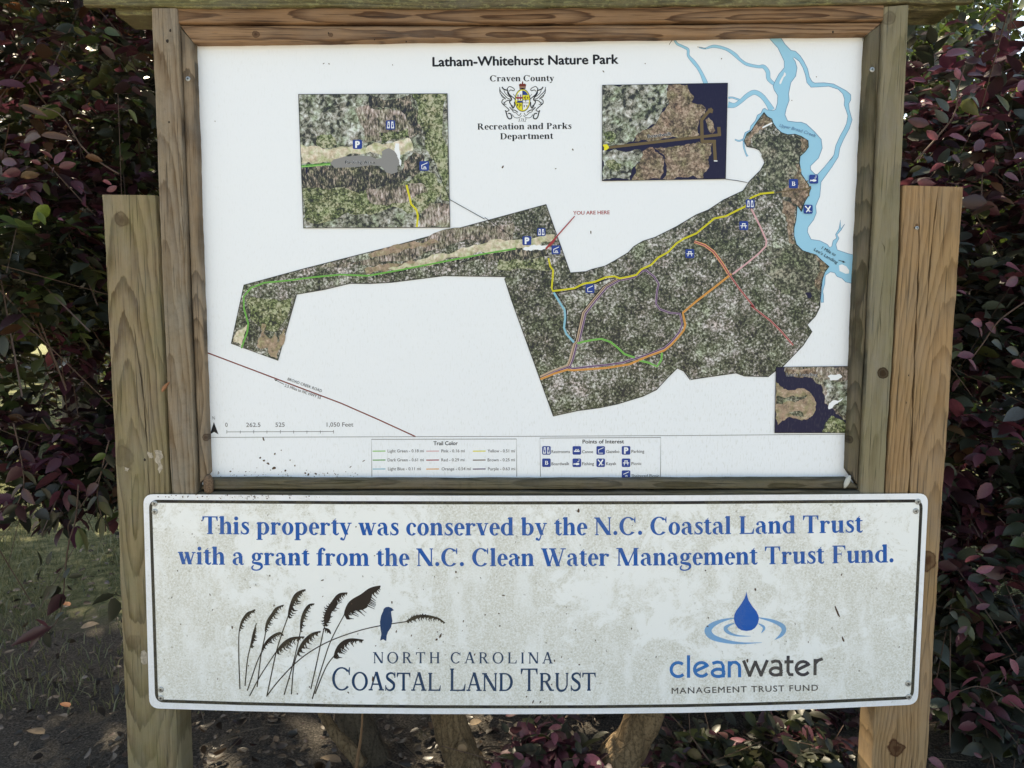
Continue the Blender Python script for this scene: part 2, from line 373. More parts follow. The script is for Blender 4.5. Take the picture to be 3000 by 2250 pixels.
        g.rect(462, 480, 462+h*.8, 690); g.rect(55, -10, 55+h*.8, 200); A = 556
    elif c == 'U': g.stem(95, 200, 676, 0, 3); g.st((95+T/2, 220, T), (110+T*.6, 100, T*.9), (270, 15, h*1.8), (400, 10, h*1.6), (520, 70, h*1.3), (585, 200, h*1.2)); g.stem(563, 190, 676, 0, 3, h*1.2); A = 722
    elif c == 'I': g.stem(110, 0, 676, 3, 3); A = 110*2+T
    elif c == '1': g.stem(175, 0, 660, 3, 0, T*.9); g.dg(110, 560, 200, 660, 60)
    elif c == '7': g.rect(60, 600, 440, 676); g.dg(400, 640, 200, 0, T*.7)
    elif c == '2': g.st((80, 500, 60), (140, 630, 60), (260, 650, 70), (360, 560, T*.8), (330, 400, T*.7), (200, 200, 70), (80, 40, 60)); g.rect(60, 0, 440, 90)
    else: raise ValueError(c)
    return g.p, A
def serif_line(text, T=150, t=42, ser=45, track=0, small=None):
    """polygons with cap height 1; small = height of the letters marked lower case when set in small capitals"""
    out = []; x = 0
    for ch in text:
        k = 1.0
        if small and ch.islower(): k = small; ch = ch.upper()
        ps, A = glyph(ch, T/k if k < 1 else T, t/k if k < 1 else t, ser)
        for p in ps: out.append([((x+q[0]*k)/676, q[1]*k/676) for q in p])
        x += A*k+track
    return out
def baseline(p0, p1, pm=None):
    if pm is None: pm = ((p0[0]+p1[0])/2, (p0[1]+p1[1])/2)
    cx = (2*pm[0]-(p0[0]+p1[0])/2, 2*pm[1]-(p0[1]+p1[1])/2)
    return lambda s: ((1-s)**2*p0[0]+2*s*(1-s)*cx[0]+s*s*p1[0], (1-s)**2*p0[1]+2*s*(1-s)*cx[1]+s*s*p1[1])
def place(vs, x0, x1, p0, p1, cap, pm=None, slant=0.0):
    B = baseline(p0, p1, pm); l = math.hypot(p1[0]-p0[0], p1[1]-p0[1]); up = ((p1[1]-p0[1])/l, -(p1[0]-p0[0])/l); rt = ((p1[0]-p0[0])/l, (p1[1]-p0[1])/l)
    out = []
    for (u, v) in vs:
        b = B((u-x0)/(x1-x0)); out.append((b[0]+up[0]*v*cap+rt[0]*v*slant*cap, b[1]+up[1]*v*cap+rt[1]*v*slant*cap))
    return out
def serif(name, text, p0, p1, cap, y, mat, parent, pm=None, slant=0.0, words=False, **kw):
    ps = serif_line(text, **kw); xs = [q[0] for p in ps for q in p]; x0, x1 = min(xs), max(xs)
    if words:                                           # one part for each word of the line
        n = [0]
        for w in text.split(' '): n.append(n[-1]+len(serif_line(w, **kw)))
        return [_set(name, ps[n[i]:n[i+1]], x0, x1, p0, p1, cap, y, mat, parent, pm, slant) for i in range(len(n)-1)]
    return _set(name, ps, x0, x1, p0, p1, cap, y, mat, parent, pm, slant)
def _set(name, ps, x0, x1, p0, p1, cap, y, mat, parent, pm, slant):
    m = Mb()
    for i, p in enumerate(ps):
        q = place(p, x0, x1, p0, p1, cap, pm, slant)
        yy = y-1.2e-5*(i % 12)
        vs = [P(a, b, yy) for a, b in q]
        m.add(vs, [tuple(range(len(vs)))])
    o = m.build(name, mat, parent)
    bm = bmesh.new(); bm.from_mesh(o.data)
    for f in bm.faces:
        f.normal_update()
        if f.normal.y > 0: f.normal_flip()
    bm.to_mesh(o.data); bm.free()
    return o
_cap = [None]
def sans_mesh(text, space=1.0):
    c = bpy.data.curves.new('tmp', 'FONT'); c.body = text; c.space_character = space; c.resolution_u = 3
    o = bpy.data.objects.new('tmp', c); COL.objects.link(o)
    dg = bpy.context.evaluated_depsgraph_get(); me = bpy.data.meshes.new_from_object(o.evaluated_get(dg))
    bpy.data.objects.remove(o); bpy.data.curves.remove(c)
    vs = [(v.co.x, v.co.y) for v in me.vertices]; fs = [tuple(p.vertices) for p in me.polygons]
    bpy.data.meshes.remove(me); return vs, fs
def sans(name, text, p0, p1, cap, y, mat, parent, bold=0.0, space=1.0, pm=None, slant=0.0):
    if _cap[0] is None: _cap[0] = max(v[1] for v in sans_mesh('H')[0])
    vs, fs = sans_mesh(text, space); xs = [v[0] for v in vs]; V = []; F = []
    sh = [(0, 0)] if not bold else [(bold*math.cos(t), bold*math.sin(t)*.8) for t in ([0, 1.57, 3.14, 4.71] if bold < .04 else [k*.785 for k in range(8)])]
    for k, (dx, dy) in enumerate(sh):
        q = place([(a+dx, (b+dy)/_cap[0]) for a, b in vs], min(xs)-bold, max(xs)+bold, p0, p1, cap, pm, slant); b0 = len(V)
        V += [P(a, b, y-k*1.3e-5) for a, b in q]
        for f in fs:
            g = tuple(i+b0 for i in f); n = (V[g[1]]-V[g[0]]).cross(V[g[2]]-V[g[0]]); F.append(g if n.y < 0 else tuple(reversed(g)))
    return mesh(name, V, F, mat, parent)
# ------------------------------------------------------------------ timber
def lerp(a, b, t): return a+(b-a)*t
def timber(name, rows, yb, mat, parent, cracks=(), bev=.004, n=40, wob=.0007, seed=0, bev2=None):
    """rows: (A, B) point pairs across the front face at stations along the timber; yb = back plane.
    cracks: ([(t, s), ...], width, depth) drying checks sunk into the face"""
    r = random.Random(seed+len(name)); R_ = []
    L = [0.0]
    for i in range(1, len(rows)): L.append(L[-1]+(rows[i][0]-rows[i-1][0]).length)
    L = [q/L[-1] for q in L]
    for k in range(n+1):
        t = k/n; i = 0
        while i < len(L)-2 and t > L[i+1]: i += 1
        f = (t-L[i])/(L[i+1]-L[i])
        R_.append((t, lerp(rows[i][0], rows[i+1][0], f), lerp(rows[i][1], rows[i+1][1], f)))
    vs = []; m = None; wa = wb = 0.0
    bev2 = bev if bev2 is None else bev2
    for (t, A, B) in R_:
        d = B-A; W = d.length; e = d/W
        wa = wa*.8+r.uniform(-wob, wob); wb = wb*.8+r.uniform(-wob, wob)
        A = A+e*wa; B = B+e*wb; d = B-A; W = d.length
        yf = A.y
        def at(s_, y): q = A+e*s_; return Vector((q.x, y, q.z))
        row = [at(0, yb), at(0, yf+bev), at(bev*.3, yf+bev*.3), at(bev, yf)]
        cols = []
        for (pts, cw, cdp) in cracks:
            if t <= pts[0][0]: s_, a = pts[0][1], 0.0
            elif t >= pts[-1][0]: s_, a = pts[-1][1], 0.0
            else:
                j = 0
                while pts[j+1][0] < t: j += 1
                f = (t-pts[j][0])/(pts[j+1][0]-pts[j][0]); s_ = lerp(pts[j][1], pts[j+1][1], f)
                q = (t-pts[0][0])/(pts[-1][0]-pts[0][0]); a = min(1, 4.5*min(q, 1-q))**.7
                a *= .75+.35*math.sin(t*90+s_*10)
                s_ += r.uniform(-.004, .004)
            cols.append((s_*W, max(cw*a, .0002), cdp*a))
        cols.sort(key=lambda q: q[0])
        for (s_, cw, dp) in cols: row += [at(s_-cw/2, yf), at(s_, yf+dp), at(s_+cw/2, yf)]
        row += [at(W-bev2, yf), at(W-bev2*.3, yf+bev2*.3), at(W, yf+bev2), at(W, yb)]
        m = len(row); vs += row
    fs = []
    for k in range(n):
        for j in range(m-1): fs.append((k*m+j, k*m+j+1, (k+1)*m+j+1, (k+1)*m+j))
        fs.append((k*m+m-1, k*m, (k+1)*m, (k+1)*m+m-1))
    fs += [tuple(range(m)), tuple(n*m+j for j in reversed(range(m)))]
    o = mesh(name, vs, fs, mat, parent)
    bm = bmesh.new(); bm.from_mesh(o.data); bmesh.ops.recalc_face_normals(bm, faces=bm.faces); bm.to_mesh(o.data); bm.free()
    return o
def pr(y, *q): return [(P(a, b, y), P(c, d, y)) for (a, b, c, d) in q]
def to_ground(rows, z=-.05):
    (A0, B0), (A1, B1) = rows[0], rows[-1]
    f = lambda a, b: a+(b-a)*((z-a.z)/(b.z-a.z))
    return rows+[(f(A0, A1), f(B0, B1))]

YF = -.035
kiosk = empty('map_kiosk'); tag(kiosk, 'weathered timber notice board frame standing on two thick square posts', 'notice board')
def kn(px, py, r, y=YF, ax='z', s=1.0):
    p = P(px, py, y); return (p.x, p.z, r, s) if ax == 'z' else (p.z, p.x, r, s)
W_postL = wood_mat('olive_post_wood', (.300, .250, .165), (.145, .108, .065), 'z', 300, (P(400, 1200, YF).x-.02, .01), [kn(357, 642, .0165, s=.8), kn(366, 1340, .024, s=.45), kn(392, 1880, .018, s=.35)], .42, (.150, .158, .055), .40, 1, .13, 1.0, .10)
W_postR = wood_mat('golden_post_wood', (.385, .265, .150), (.205, .122, .058), 'z', 420, (P(2700, 1200, YF).x+.05, .05), [kn(2622, 2192, .019, s=1.4), kn(2715, 1640, .022, s=1.2), kn(2686, 660, .004)], .12, (.20, .19, .08), .25, 2, .07, .6, .05)
W_sideL = wood_mat('grey_brown_board_wood', (.305, .255, .195), (.180, .125, .078), 'z', 420, (P(480, 700, YF).x, .02), [], .10, (.16, .17, .08), .55, 3, .06, .9, .22)
W_sideR = wood_mat('grey_green_board_wood', (.275, .250, .175), (.125, .112, .062), 'z', 360, (P(2620, 700, YF).x, .06), [kn(2587, 1091, .012, s=1.5), kn(2604, 52, .013, s=.6)], .35, (.155, .160, .070), .55, 4, .04, .45, .06)
W_mldL = wood_mat('moulding_wood_left', (.33, .265, .195), (.15, .11, .075), 'z', 600, (P(545, 300, YF).x, .03), [kn(597, 1284, .007)], .08, (.14, .14, .08), .45, 5, .05, 1.2, .15)
W_mldR = wood_mat('moulding_wood_right', (.165, .140, .100), (.060, .048, .032), 'z', 600, (P(2560, 300, YF).x, .03), [kn(2493, 1291, .008)], .35, (.12, .13, .06), .45, 6, .05, 1.1, .12)
W_top = wood_mat('red_brown_top_wood', (.300, .190, .112), (.110, .058, .030), 'x', 420, (P(1500, 45, YF).z, .015), [], 0, grey=.14, seed=7, slope=.022, contrast=1.15, dirty=.05)
W_topm = wood_mat('top_moulding_wood', (.340, .225, .140), (.135, .074, .040), 'x', 520, (P(1500, 95, YF).z, .012), [kn(743, 95, .007, YF, 'x'), kn(965, 97, .005, YF, 'x')], 0, grey=.22, seed=8, slope=.018, contrast=1.15, dirty=.06)
W_rail = wood_mat('dark_weathered_rail_wood', (.165, .150, .115), (.070, .060, .040), 'x', 500, (P(1500, 1420, YF).z, .02), [], .45, (.075, .080, .035), .6, 9, .01, 1.0, .35)
W_moss = wood_mat('mossy_cap_wood', (.185, .165, .095), (.060, .052, .026), 'x', 500, (P(1500, 0, YF).z, .02), [], .5, (.110, .115, .034), .5, 10, .01, 1.0, .45, .5)

timber('post', to_ground(pr(YF, (294, 570, 456, 572), (306, 750, 467, 750), (341, 1500, 500, 1500), (371, 2250, 524, 2250))), YF+.078, W_postL, kiosk,
       [([(.16, .47), (.26, .60), (.36, .63)], .0032, .016), ([(.33, .60), (.46, .66), (.60, .80), (.70, .78)], .0036, .018), ([(.72, .75), (.80, .80), (.95, .78)], .002, .01)], .009, 160, seed=1, bev2=.014)['label'] = 'olive green tinged left post'
timber('post', to_ground(pr(YF, (2647, 543, 2823.5, 548), (2638, 750, 2810, 750), (2596, 1441, 2764, 1441), (2554, 2250, 2716.5, 2250))), YF+.075, W_postR, kiosk,
       [([(.0, .26), (.10, .32), (.24, .36), (.42, .42), (.62, .50), (.66, .5)], .0060, .03), ([(.0, .58), (.07, .52), (.16, .50), (.17, .5)], .0042, .02), ([(.72, .70), (.82, .74), (.90, .80)], .0024, .012)], .004, 160, seed=2)['label'] = 'golden brown right post with long cracks'
timber('side_board', pr(YF, (443, 24, 519, 24), (472, 750, 547, 750), (503, 1452, 576.5, 1452), (506, 1530, 580, 1530)), .055, W_sideL, kiosk,
       [([(.30, .90), (.36, .86), (.50, .93)], .002, .006)], .004, 80, seed=3)['label'] = 'grey brown left side board'
timber('side_board', pr(YF, (2592, 20, 2663, 14), (2557, 750, 2633, 750), (2521, 1445, 2590, 1445), (2517, 1530, 2586, 1530)), .055, W_sideR, kiosk,
       [([(.44, .30), (.455, .50), (.46, .80)], .002, .006), ([(.51, .45), (.56, .40), (.62, .46)], .0018, .005)], .004, 80, seed=4)['label'] = 'grey green right side board with dark knot'
timber('top_board', pr(YF+.004, (522, 67, 522, 22), (1500, 69, 1500, 20), (2588, 58, 2589, 14)), .055, W_top, kiosk, [], .004, 80, seed=5)
yM = -.024
timber('moulding', pr(yM, (527, 74, 567, 124.5), (1500, 75, 1500, 115), (2585, 64.5, 2543, 98.5)), .003, W_topm, kiosk, [], .005, 80, seed=6)['label'] = 'mitred top moulding strip'
timber('moulding', pr(yM, (526, 79, 566, 125), (554.5, 750, 587.5, 750), (583, 1418, 611, 1386)), .003, W_mldL, kiosk, [([(.55, .35), (.70, .42), (.93, .30)], .0013, .004)], .006, 80, seed=7)['label'] = 'mitred left moulding strip'
timber('moulding', pr(yM, (2543.5, 99.5, 2585, 68), (2511, 750, 2549, 750), (2484, 1376, 2515, 1422)), .003, W_mldR, kiosk, [], .006, 80, seed=8)['label'] = 'mitred right moulding strip'
timber('bottom_moulding', pr(yM, (586, 1435, 610, 1404), (1500, 1435, 1500, 1405), (2516, 1432, 2486, 1402)), .003, W_rail, kiosk, [([(.05, .55), (.12, .50), (.18, .56)], .0015, .005), ([(.75, .5), (.80, .55), (.84, .5)], .0015, .005)], .007, 80, seed=9)
timber('bottom_board', pr(YF+.003, (579, 1500, 579, 1441.5), (1500, 1500, 1500, 1441), (2518, 1500, 2518, 1438)), .055, W_rail, kiosk, [], .004, 60, seed=10)
timber('cap_board', pr(YF-.003, (244, 17, 244, -90), (520, 20.5, 520, -86), (1500, 22.5, 1500, -84), (2300, 15, 2300, -90), (2850, 7, 2850, -96)), YF+.011, W_moss, kiosk, [], .003, 120, .0012, 11)['label'] = 'green mossy cap board along the top'
timber('ledger_board', pr(YF+.016, (339, 43, 339, -70), (1500, 46, 1500, -66), (2800, 28, 2800, -76)), .07, W_moss, kiosk, [], .004, 60, seed=12)
# plywood back and the roof behind the cap board
mb = Mb()
for y, fl in ((.0045, 0), (.0165, 1)): mb.add([P(*q, y) for q in ((520, 60), (2590, 50), (2520, 1440), (578, 1440))], [(0, 1, 2, 3)])
v = mb.v; mb.f += [(0, 1, 5, 4), (1, 2, 6, 5), (2, 3, 7, 6), (3, 0, 4, 7)]
mb.build('back_panel', W_sideR, kiosk)

# ------------------------------------------------------------------ map sign
M_white = print_mat('map_print_white', (.765, .805, .865), 1.0)
C = {}
def ink(name, col, dirt=.35):
    if name not in C: C[name] = print_mat('map_ink_'+name, col, dirt)
    return C[name]
I_black = ink('black', (.010, .011, .016), .2); I_grey = ink('grey', (.11, .11, .12)); I_blue = ink('water_blue', (.275, .555, .745)); I_wline = ink('shore_line', (.11, .23, .40))
I_navy = ink('navy', (.013, .013, .045)); I_icon = ink('sign_blue', (.018, .052, .265), .2); I_wh = ink('white', (.78, .81, .86)); I_red = ink('red', (.34, .045, .055))
I_yel = ink('yellow', (.72, .66, .045)); I_yel2 = ink('yellow_dark', (.42, .38, .02)); I_lb = ink('light_blue', (.22, .47, .60)); I_org = ink('orange', (.70, .35, .11)); I_org2 = ink('orange_dark', (.50, .19, .03))
I_pink = ink('pink', (.62, .37, .40)); I_pur = ink('purple', (.060, .018, .085)); I_lav = ink('lavender', (.40, .30, .43)); I_tan = ink('tan', (.48, .36, .27)); I_brn = ink('brown', (.13, .09, .065))
I_lg = ink('light_green', (.22, .52, .13)); I_dg = ink('dark_green', (.07, .30, .045)); I_road = ink('road_red', (.19, .030, .028)); I_bw = ink('boardwalk', (.135, .098, .052)); I_pk = ink('parking_grey', (.235, .235, .24)); I_hred = ink('halo_red', (.56, .32, .30))
T = lambda *s: list(s)
A_for = aerial_mat('aerial_winter_woods', [(.35, (.010, .011, .017)), (.44, (.050, .056, .034)), (.52, (.120, .122, .085)), (.60, (.270, .250, .245)), (.74, (.70, .68, .70))], 190, 9)
A_mix = aerial_mat('aerial_rowed_woods', [(.33, (.022, .022, .032)), (.42, (.085, .072, .052)), (.50, (.220, .180, .145)), (.60, (.38, .31, .29)), (.74, (.68, .62, .62))], 165, 12, (1.6, 1, .55))
A_grn = aerial_mat('aerial_green_pines', [(.34, (.016, .020, .018)), (.44, (.060, .078, .030)), (.53, (.160, .180, .080)), (.64, (.44, .44, .32))], 185, 14)
A_drk = aerial_mat('aerial_dark_firs', [(.36, (.006, .006, .016)), (.47, (.025, .027, .026)), (.57, (.110, .100, .072)), (.68, (.44, .36, .31))], 160, 16, (1.7, 1, .7))
A_brn = aerial_mat('aerial_brown_marsh', [(.32, (.045, .030, .024)), (.42, (.135, .092, .066)), (.54, (.255, .180, .128)), (.68, (.46, .36, .29))], 170, 14)
A_tan = aerial_mat('aerial_tan_marsh', [(.25, (.15, .11, .085)), (.40, (.29, .21, .15)), (.60, (.38, .28, .205)), (.76, (.54, .44, .35))], 130, 30)
A_fld = aerial_mat('aerial_dry_field', [(.25, (.34, .28, .20)), (.42, (.50, .44, .33)), (.56, (.62, .56, .44)), (.76, (.76, .73, .66))], 110, 26)
A_gry = aerial_mat('aerial_grey_canopy', [(.33, (.016, .018, .022)), (.42, (.085, .088, .066)), (.50, (.24, .24, .20)), (.60, (.38, .39, .37)), (.74, (.70, .73, .74))], 105, 12)
A_sed = aerial_mat('aerial_dark_marsh', [(.37, (.012, .013, .012)), (.46, (.050, .054, .036)), (.55, (.135, .135, .100)), (.68, (.38, .37, .30))], 180, 12)

mapsign = empty('map_sign', P(1520, 750)); tag(mapsign, 'white trail map panel with aerial parcels and blue creek inside the timber frame', 'map sign')
mb = Mb(); q4 = [(548, 96), (2560, 76), (2500, 1415), (590, 1420)]
mb.add([P(*q, 0) for q in q4]+[P(*q, .004) for q in q4], [(0, 3, 2, 1), (4, 5, 6, 7), (0, 1, 5, 4), (1, 2, 6, 5), (2, 3, 7, 6), (3, 0, 4, 7)])
mb.build('panel', M_white, mapsign)
def Y(k): return -.0003*k
def patch(name, pts, k, mat, parent=mapsign, line=None, lw=2.0):
    m = Mb(); m.poly(pts, Y(k)); o = m.build(name, mat, parent)
    if line:
        m = Mb(); m.stroke(pts, Y(k)-.0001, lw, closed=True); m.build('outline', line, o)
    return o
def ribbon(name, pts, k, mat, wd=None, parent=mapsign, smooth=False, edge=None, ew=1.3):
    if edge:
        m = Mb(); m.stroke([(q[0], q[1], (q[2] if len(q) > 2 else wd)+2*ew) for q in pts], Y(k)+.0001, smooth=smooth); e = m
    m = Mb(); m.stroke(pts, Y(k), wd, smooth=smooth); o = m.build(name, mat, parent)
    if edge: e.build('outline', edge, o)
    return o
# --- creek
water = K3((1135, 58), (1185, 115), (1250, 185), (1290, 270), (1318, 330), (1318, 400), (1260, 470), (1215, 555), (1198, 600), (1210, 640), (1248, 700), (1245, 780), (1225, 850), (1200, 862), (1130, 855), (1110, 838), (1088, 845), (1068, 890), (1028, 912), (1008, 970), (958, 1028), (946, 1075), (895, 1100), (882, 1140), (872, 1185), (900, 1230), (1050, 1150), (1350, 1230), (1500, 1340)) + \
    K5((800, 500), (820, 640), (840, 760), (790, 850), (790, 900), (768, 1020), (785, 1160), (860, 1240), (960, 1270), (1030, 1330), (1005, 1400), (1018, 1440), (1018, 1500), (1008, 1590), (1012, 1622), (1030, 1620), (1030, 1560), (1024, 1530), (1040, 1470), (1045, 1400), (1085, 1372), (1120, 1380), (1140, 1410), (1180, 1425), (1210, 1455), (1260, 1466), (1290, 1445), (1312, 1420), (1312, 1245), (1230, 1225), (1142, 1195), (1130, 1150), (1156, 1100), (1140, 1072), (1172, 1034), (1202, 985), (1170, 1022), (1168, 950), (1155, 1025), (1128, 1070), (1135, 1100), (1108, 1120), (1098, 1165), (1080, 1175), (1060, 1150), (1040, 1140), (1000, 1120), (930, 1110), (900, 1050), (905, 1010), (950, 950), (972, 895), (966, 840), (1000, 760), (1005, 700), (1010, 645), (1100, 520), (1150, 440), (1162, 370), (1192, 300), (1240, 210), (1262, 140)) + \
    K3((2050, 960), (2020, 850), (2015, 790), (2037, 745), (2035, 690), (1990, 650), (1920, 612), (1850, 575), (1750, 562), (1650, 565), (1620, 550), (1590, 500), (1570, 410), (1530, 330), (1490, 270), (1440, 222), (1390, 212), (1330, 150), (1290, 90), (1262, 54))
patch('creek', water, 1, I_blue, line=I_wline, lw=1.6)
patch('land_between_channels', K3((1425, 288), (1480, 330), (1520, 400), (1548, 480), (1563, 560), (1608, 610), (1680, 607), (1800, 600), (1900, 632), (1950, 680), (1970, 740), (1965, 800), (1990, 870), (2005, 920), (1992, 1000), (1965, 1060), (1925, 1130), (1875, 1240), (1855, 1340), (1815, 1400)) +
      K5((1105, 440), (1040, 520), (985, 580), (965, 585), (925, 545), (925, 515), (990, 450), (1020, 370), (1012, 300), (960, 240), (890, 175), (850, 160), (812, 160), (740, 150), (718, 100)) + K3((1340, 840), (1372, 750), (1365, 680), (1390, 560), (1442, 490), (1457, 400), (1437, 330), (1412, 296)), 2, I_wh, line=I_wline, lw=1.6)
patch('islet', K3((1318, 448), (1335, 460), (1335, 485), (1312, 505), (1285, 570), (1272, 580), (1265, 565), (1272, 540), (1295, 500), (1310, 480)), 3, I_wh)
patch('islet', K5((1155, 1320), (1180, 1312), (1215, 1328), (1238, 1360), (1235, 1385), (1210, 1388), (1160, 1365)), 3, I_wh)
ribbon('stream', K3((75, 152, 1.4), (100, 112, 1.8), (128, 90, 2.6)), 1, I_grey, smooth=True)
for pts in (((125, 78, 14), (160, 140, 20), (225, 172, 22), (278, 205, 24), (284, 270, 22), (335, 332, 34), (385, 395, 30), (428, 470, 32), (472, 572, 44)),
            ((400, 182, 4), (465, 192, 10), (560, 168, 26), (690, 198, 26), (782, 256, 34), (840, 312, 26), (915, 362, 28), (1035, 388, 26), (1095, 388, 36), (1140, 445, 40), (1150, 520, 38), (1215, 582, 30)),
            ((712, 798, 62), (780, 805, 42), (850, 760, 38), (920, 700, 44), (995, 665, 46), (1070, 700, 46), (1130, 770, 46), (1185, 858, 60)),
            ((715, 725, 14), (760, 722, 12), (835, 748, 16)), ((785, 1175, 8), (830, 1190, 12), (885, 1168, 10)), ((880, 1180, 10), (882, 1250, 12), (902, 1320, 10), (922, 1358, 14))):
    ribbon('stream', [(a, b, c*.27125) for a, b, c in K3(*pts)], 1.3, I_blue, edge=I_wline, smooth=True, ew=1.0)
ribbon('stream_tail', K3((380, 174), (430, 182), (470, 192)), 1.6, I_grey, 1.5)
# --- the big parcel
east = K5((0, 910), (100, 870), (220, 790), (380, 715), (430, 640), (520, 550), (553, 490), (540, 430), (510, 385), (470, 368), (410, 358), (388, 310), (410, 255), (450, 225), (490, 160), (550, 80), (575, 115), (612, 135), (620, 165), (650, 210), (690, 245), (740, 262), (800, 258), (850, 275), (905, 310), (908, 360), (880, 400), (840, 435), (835, 490), (850, 580), (890, 640), (905, 660), (925, 700), (905, 760), (880, 800), (850, 885), (830, 850), (815, 835), (812, 900), (805, 960), (790, 1020), (790, 1080), (810, 1150), (860, 1200), (930, 1225), (970, 1235), (1010, 1275), (1075, 1330), (1040, 1375), (1022, 1430), (1010, 1500), (1002, 1600)) + \
    K21((890, 330), (860, 390), (808, 445), (838, 490), (780, 580), (650, 715), (607, 740), (555, 782), (400, 778), (345, 758), (55, 800), (20, 750)) + \
    KG((2110, 860), (2040, 765), (1970, 732), (1870, 830), (1745, 965), (1600, 1035), (1320, 1120), (1130, 1160), (900, 1190), (632, 1252), (180, 0)) + KF((105, 875), (120, 850))
westn = KA((1310, 458), (1000, 497), (870, 504), (755, 503), (600, 540), (440, 568), (330, 957), (55, 857), (130, 513), (480, 418), (1000, 286), (1500, 150), (1910, 38), (2052, 440))
parcel = westn + KF((985, 795), (1050, 770), (1190, 735), (1290, 680), (1440, 590), (1500, 525), (1600, 465), (1730, 425), (1840, 370), (1960, 310)) + east
big = patch('aerial_parcel', parcel, 4, A_for, line=I_black, lw=2.2)
def clip(pts, quad):
    """keep the part of a print area that lies inside its convex picture"""
    cx = sum(q[0] for q in quad)/len(quad); cy = sum(q[1] for q in quad)/len(quad)
    for i in range(len(quad)):
        a = quad[i]; b = quad[(i+1) % len(quad)]; nx, ny = -(b[1]-a[1]), b[0]-a[0]
        if (cx-a[0])*nx+(cy-a[1])*ny < 0: nx, ny = -nx, -ny
        D_ = lambda p: (p[0]-a[0])*nx+(p[1]-a[1])*ny
        out = []
        for j in range(len(pts)):
            p = pts[j]; q = pts[(j+1) % len(pts)]; dp, dq = D_(p), D_(q)
            if dp >= 0: out.append(p)
            if dp*dq < 0: t = dp/(dp-dq); out.append((p[0]+(q[0]-p[0])*t, p[1]+(q[1]-p[1])*t))
        pts = out
    return pts
def zone(pts, mat, k=5, amp=8, seed=1, parent=None, d=3, name='ground_cover', quad=None):
    pts = rough_edge(pts, amp, d, seed)
    if quad: pts = clip(pts, quad)
    m = Mb(); m.poly(pts, Y(k)-.00002*seed); return m.build(name, mat, parent or big)
zone(K5((490, 165), (550, 92), (575, 122), (605, 140), (605, 165), (560, 205), (480, 250), (440, 300), (440, 350), (410, 352), (395, 308), (455, 232)), A_brn, amp=7, seed=2)
zone(K5((850, 285), (900, 312), (903, 360), (876, 398), (845, 405), (835, 350), (845, 310)), A_brn, amp=6, seed=3)
zone(K5((790, 505), (830, 500), (848, 590), (885, 645), (915, 700), (900, 760), (876, 800), (850, 875), (815, 828), (775, 815), (770, 770), (690, 760), (700, 700), (800, 650)), A_brn, amp=8, seed=4)
zone(K5((700, 780), (770, 820), (806, 850), (804, 960), (785, 1020), (784, 1080), (800, 1150), (750, 1130), (740, 980), (700, 900)), A_brn, amp=9, seed=5)
zone(K5((540, 1150), (700, 1180), (800, 1155), (860, 1206), (960, 1236), (1005, 1280), (1060, 1330), (1030, 1375), (1015, 1430), (1004, 1500), (998, 1600), (985, 1640), (930, 1600), (700, 1560), (560, 1380), (640, 1250)), A_sed, amp=16, seed=6)
zone(K5((960, 1240), (1005, 1280), (1066, 1330), (1030, 1375), (1015, 1430), (1004, 1500), (985, 1520), (960, 1450), (1010, 1360), (1000, 1300)), A_brn, 5.4, 7, seed=7)
zone(K5((880, 1545), (930, 1540), (940, 1570), (905, 1590)), I_navy, 5.6, 6, seed=8)
zone(K5((560, 260), (700, 270), (840, 300), (830, 440), (820, 560), (700, 700), (540, 640), (560, 480), (520, 380), (460, 350), (450, 290)), A_sed, 4.7, 14, seed=9)
zone(KA((140, 600), (420, 590), (390, 700), (330, 780), (200, 740), (160, 640)), A_grn, 4.8, 12, seed=12)
zone(KA((70, 850), (95, 780), (150, 745), (120, 870)), A_fld, 5.0, 6, seed=14)
zone(KA((560, 410), (1000, 300), (1500, 165), (1720, 140), (1700, 250), (1300, 300), (900, 400)), A_mix, 4.6, 12, seed=15)
zone(KA((980, 415), (1180, 360), (1420, 290), (1560, 265), (1780, 245), (1960, 215), (1960, 245), (1880, 262), (1870, 300), (1730, 292), (1560, 325), (1300, 370), (1150, 405), (1030, 425)), A_fld, 5.2, 9, seed=16)
zone(KA((840, 420), (960, 390), (1110, 365), (1180, 375), (1080, 400), (950, 435), (850, 445)), A_tan, 5.1, 7, seed=17)
zone(KA((860, 330), (1060, 275), (1250, 240), (1280, 262), (1120, 300), (1000, 325), (880, 355)), A_tan, 5.1, 7, seed=18)
zone(KA((1590, 330), (1740, 302), (1900, 300), (1930, 340), (1850, 348), (1640, 358), (1400, 385), (1440, 362)), A_drk, 5.3, 8, seed=19)
zone(KA((1620, 362), (1900, 345), (1930, 430), (1620, 420)), A_grn, 5.2, 8, seed=20)
zone(KA((1780, 292), (1900, 280), (1935, 272), (1925, 300), (1860, 304), (1770, 302)), I_wh, 5.35, 9, seed=21, d=4)
r_ = random.Random(5)
m = Mb()
for i in range(46):                                     # dark crowns standing in rows along the road
    t = r_.random(); x = lerp(880, 1890, t); y = lerp(470, 318, t**.8)+r_.uniform(-4, 6)-18*math.sin(t*3.1)
    x, y = KA((x, y))[0]; rr = r_.uniform(2.0, 4.2); m.poly([(x+rr*math.cos(a)*r_.uniform(.7, 1.2), y+rr*1.5*math.sin(a)) for a in [j*.9 for j in range(7)]], Y(5.6)-i*2e-6)
m.build('dark_crowns', I_black, big)['kind'] = 'stuff'
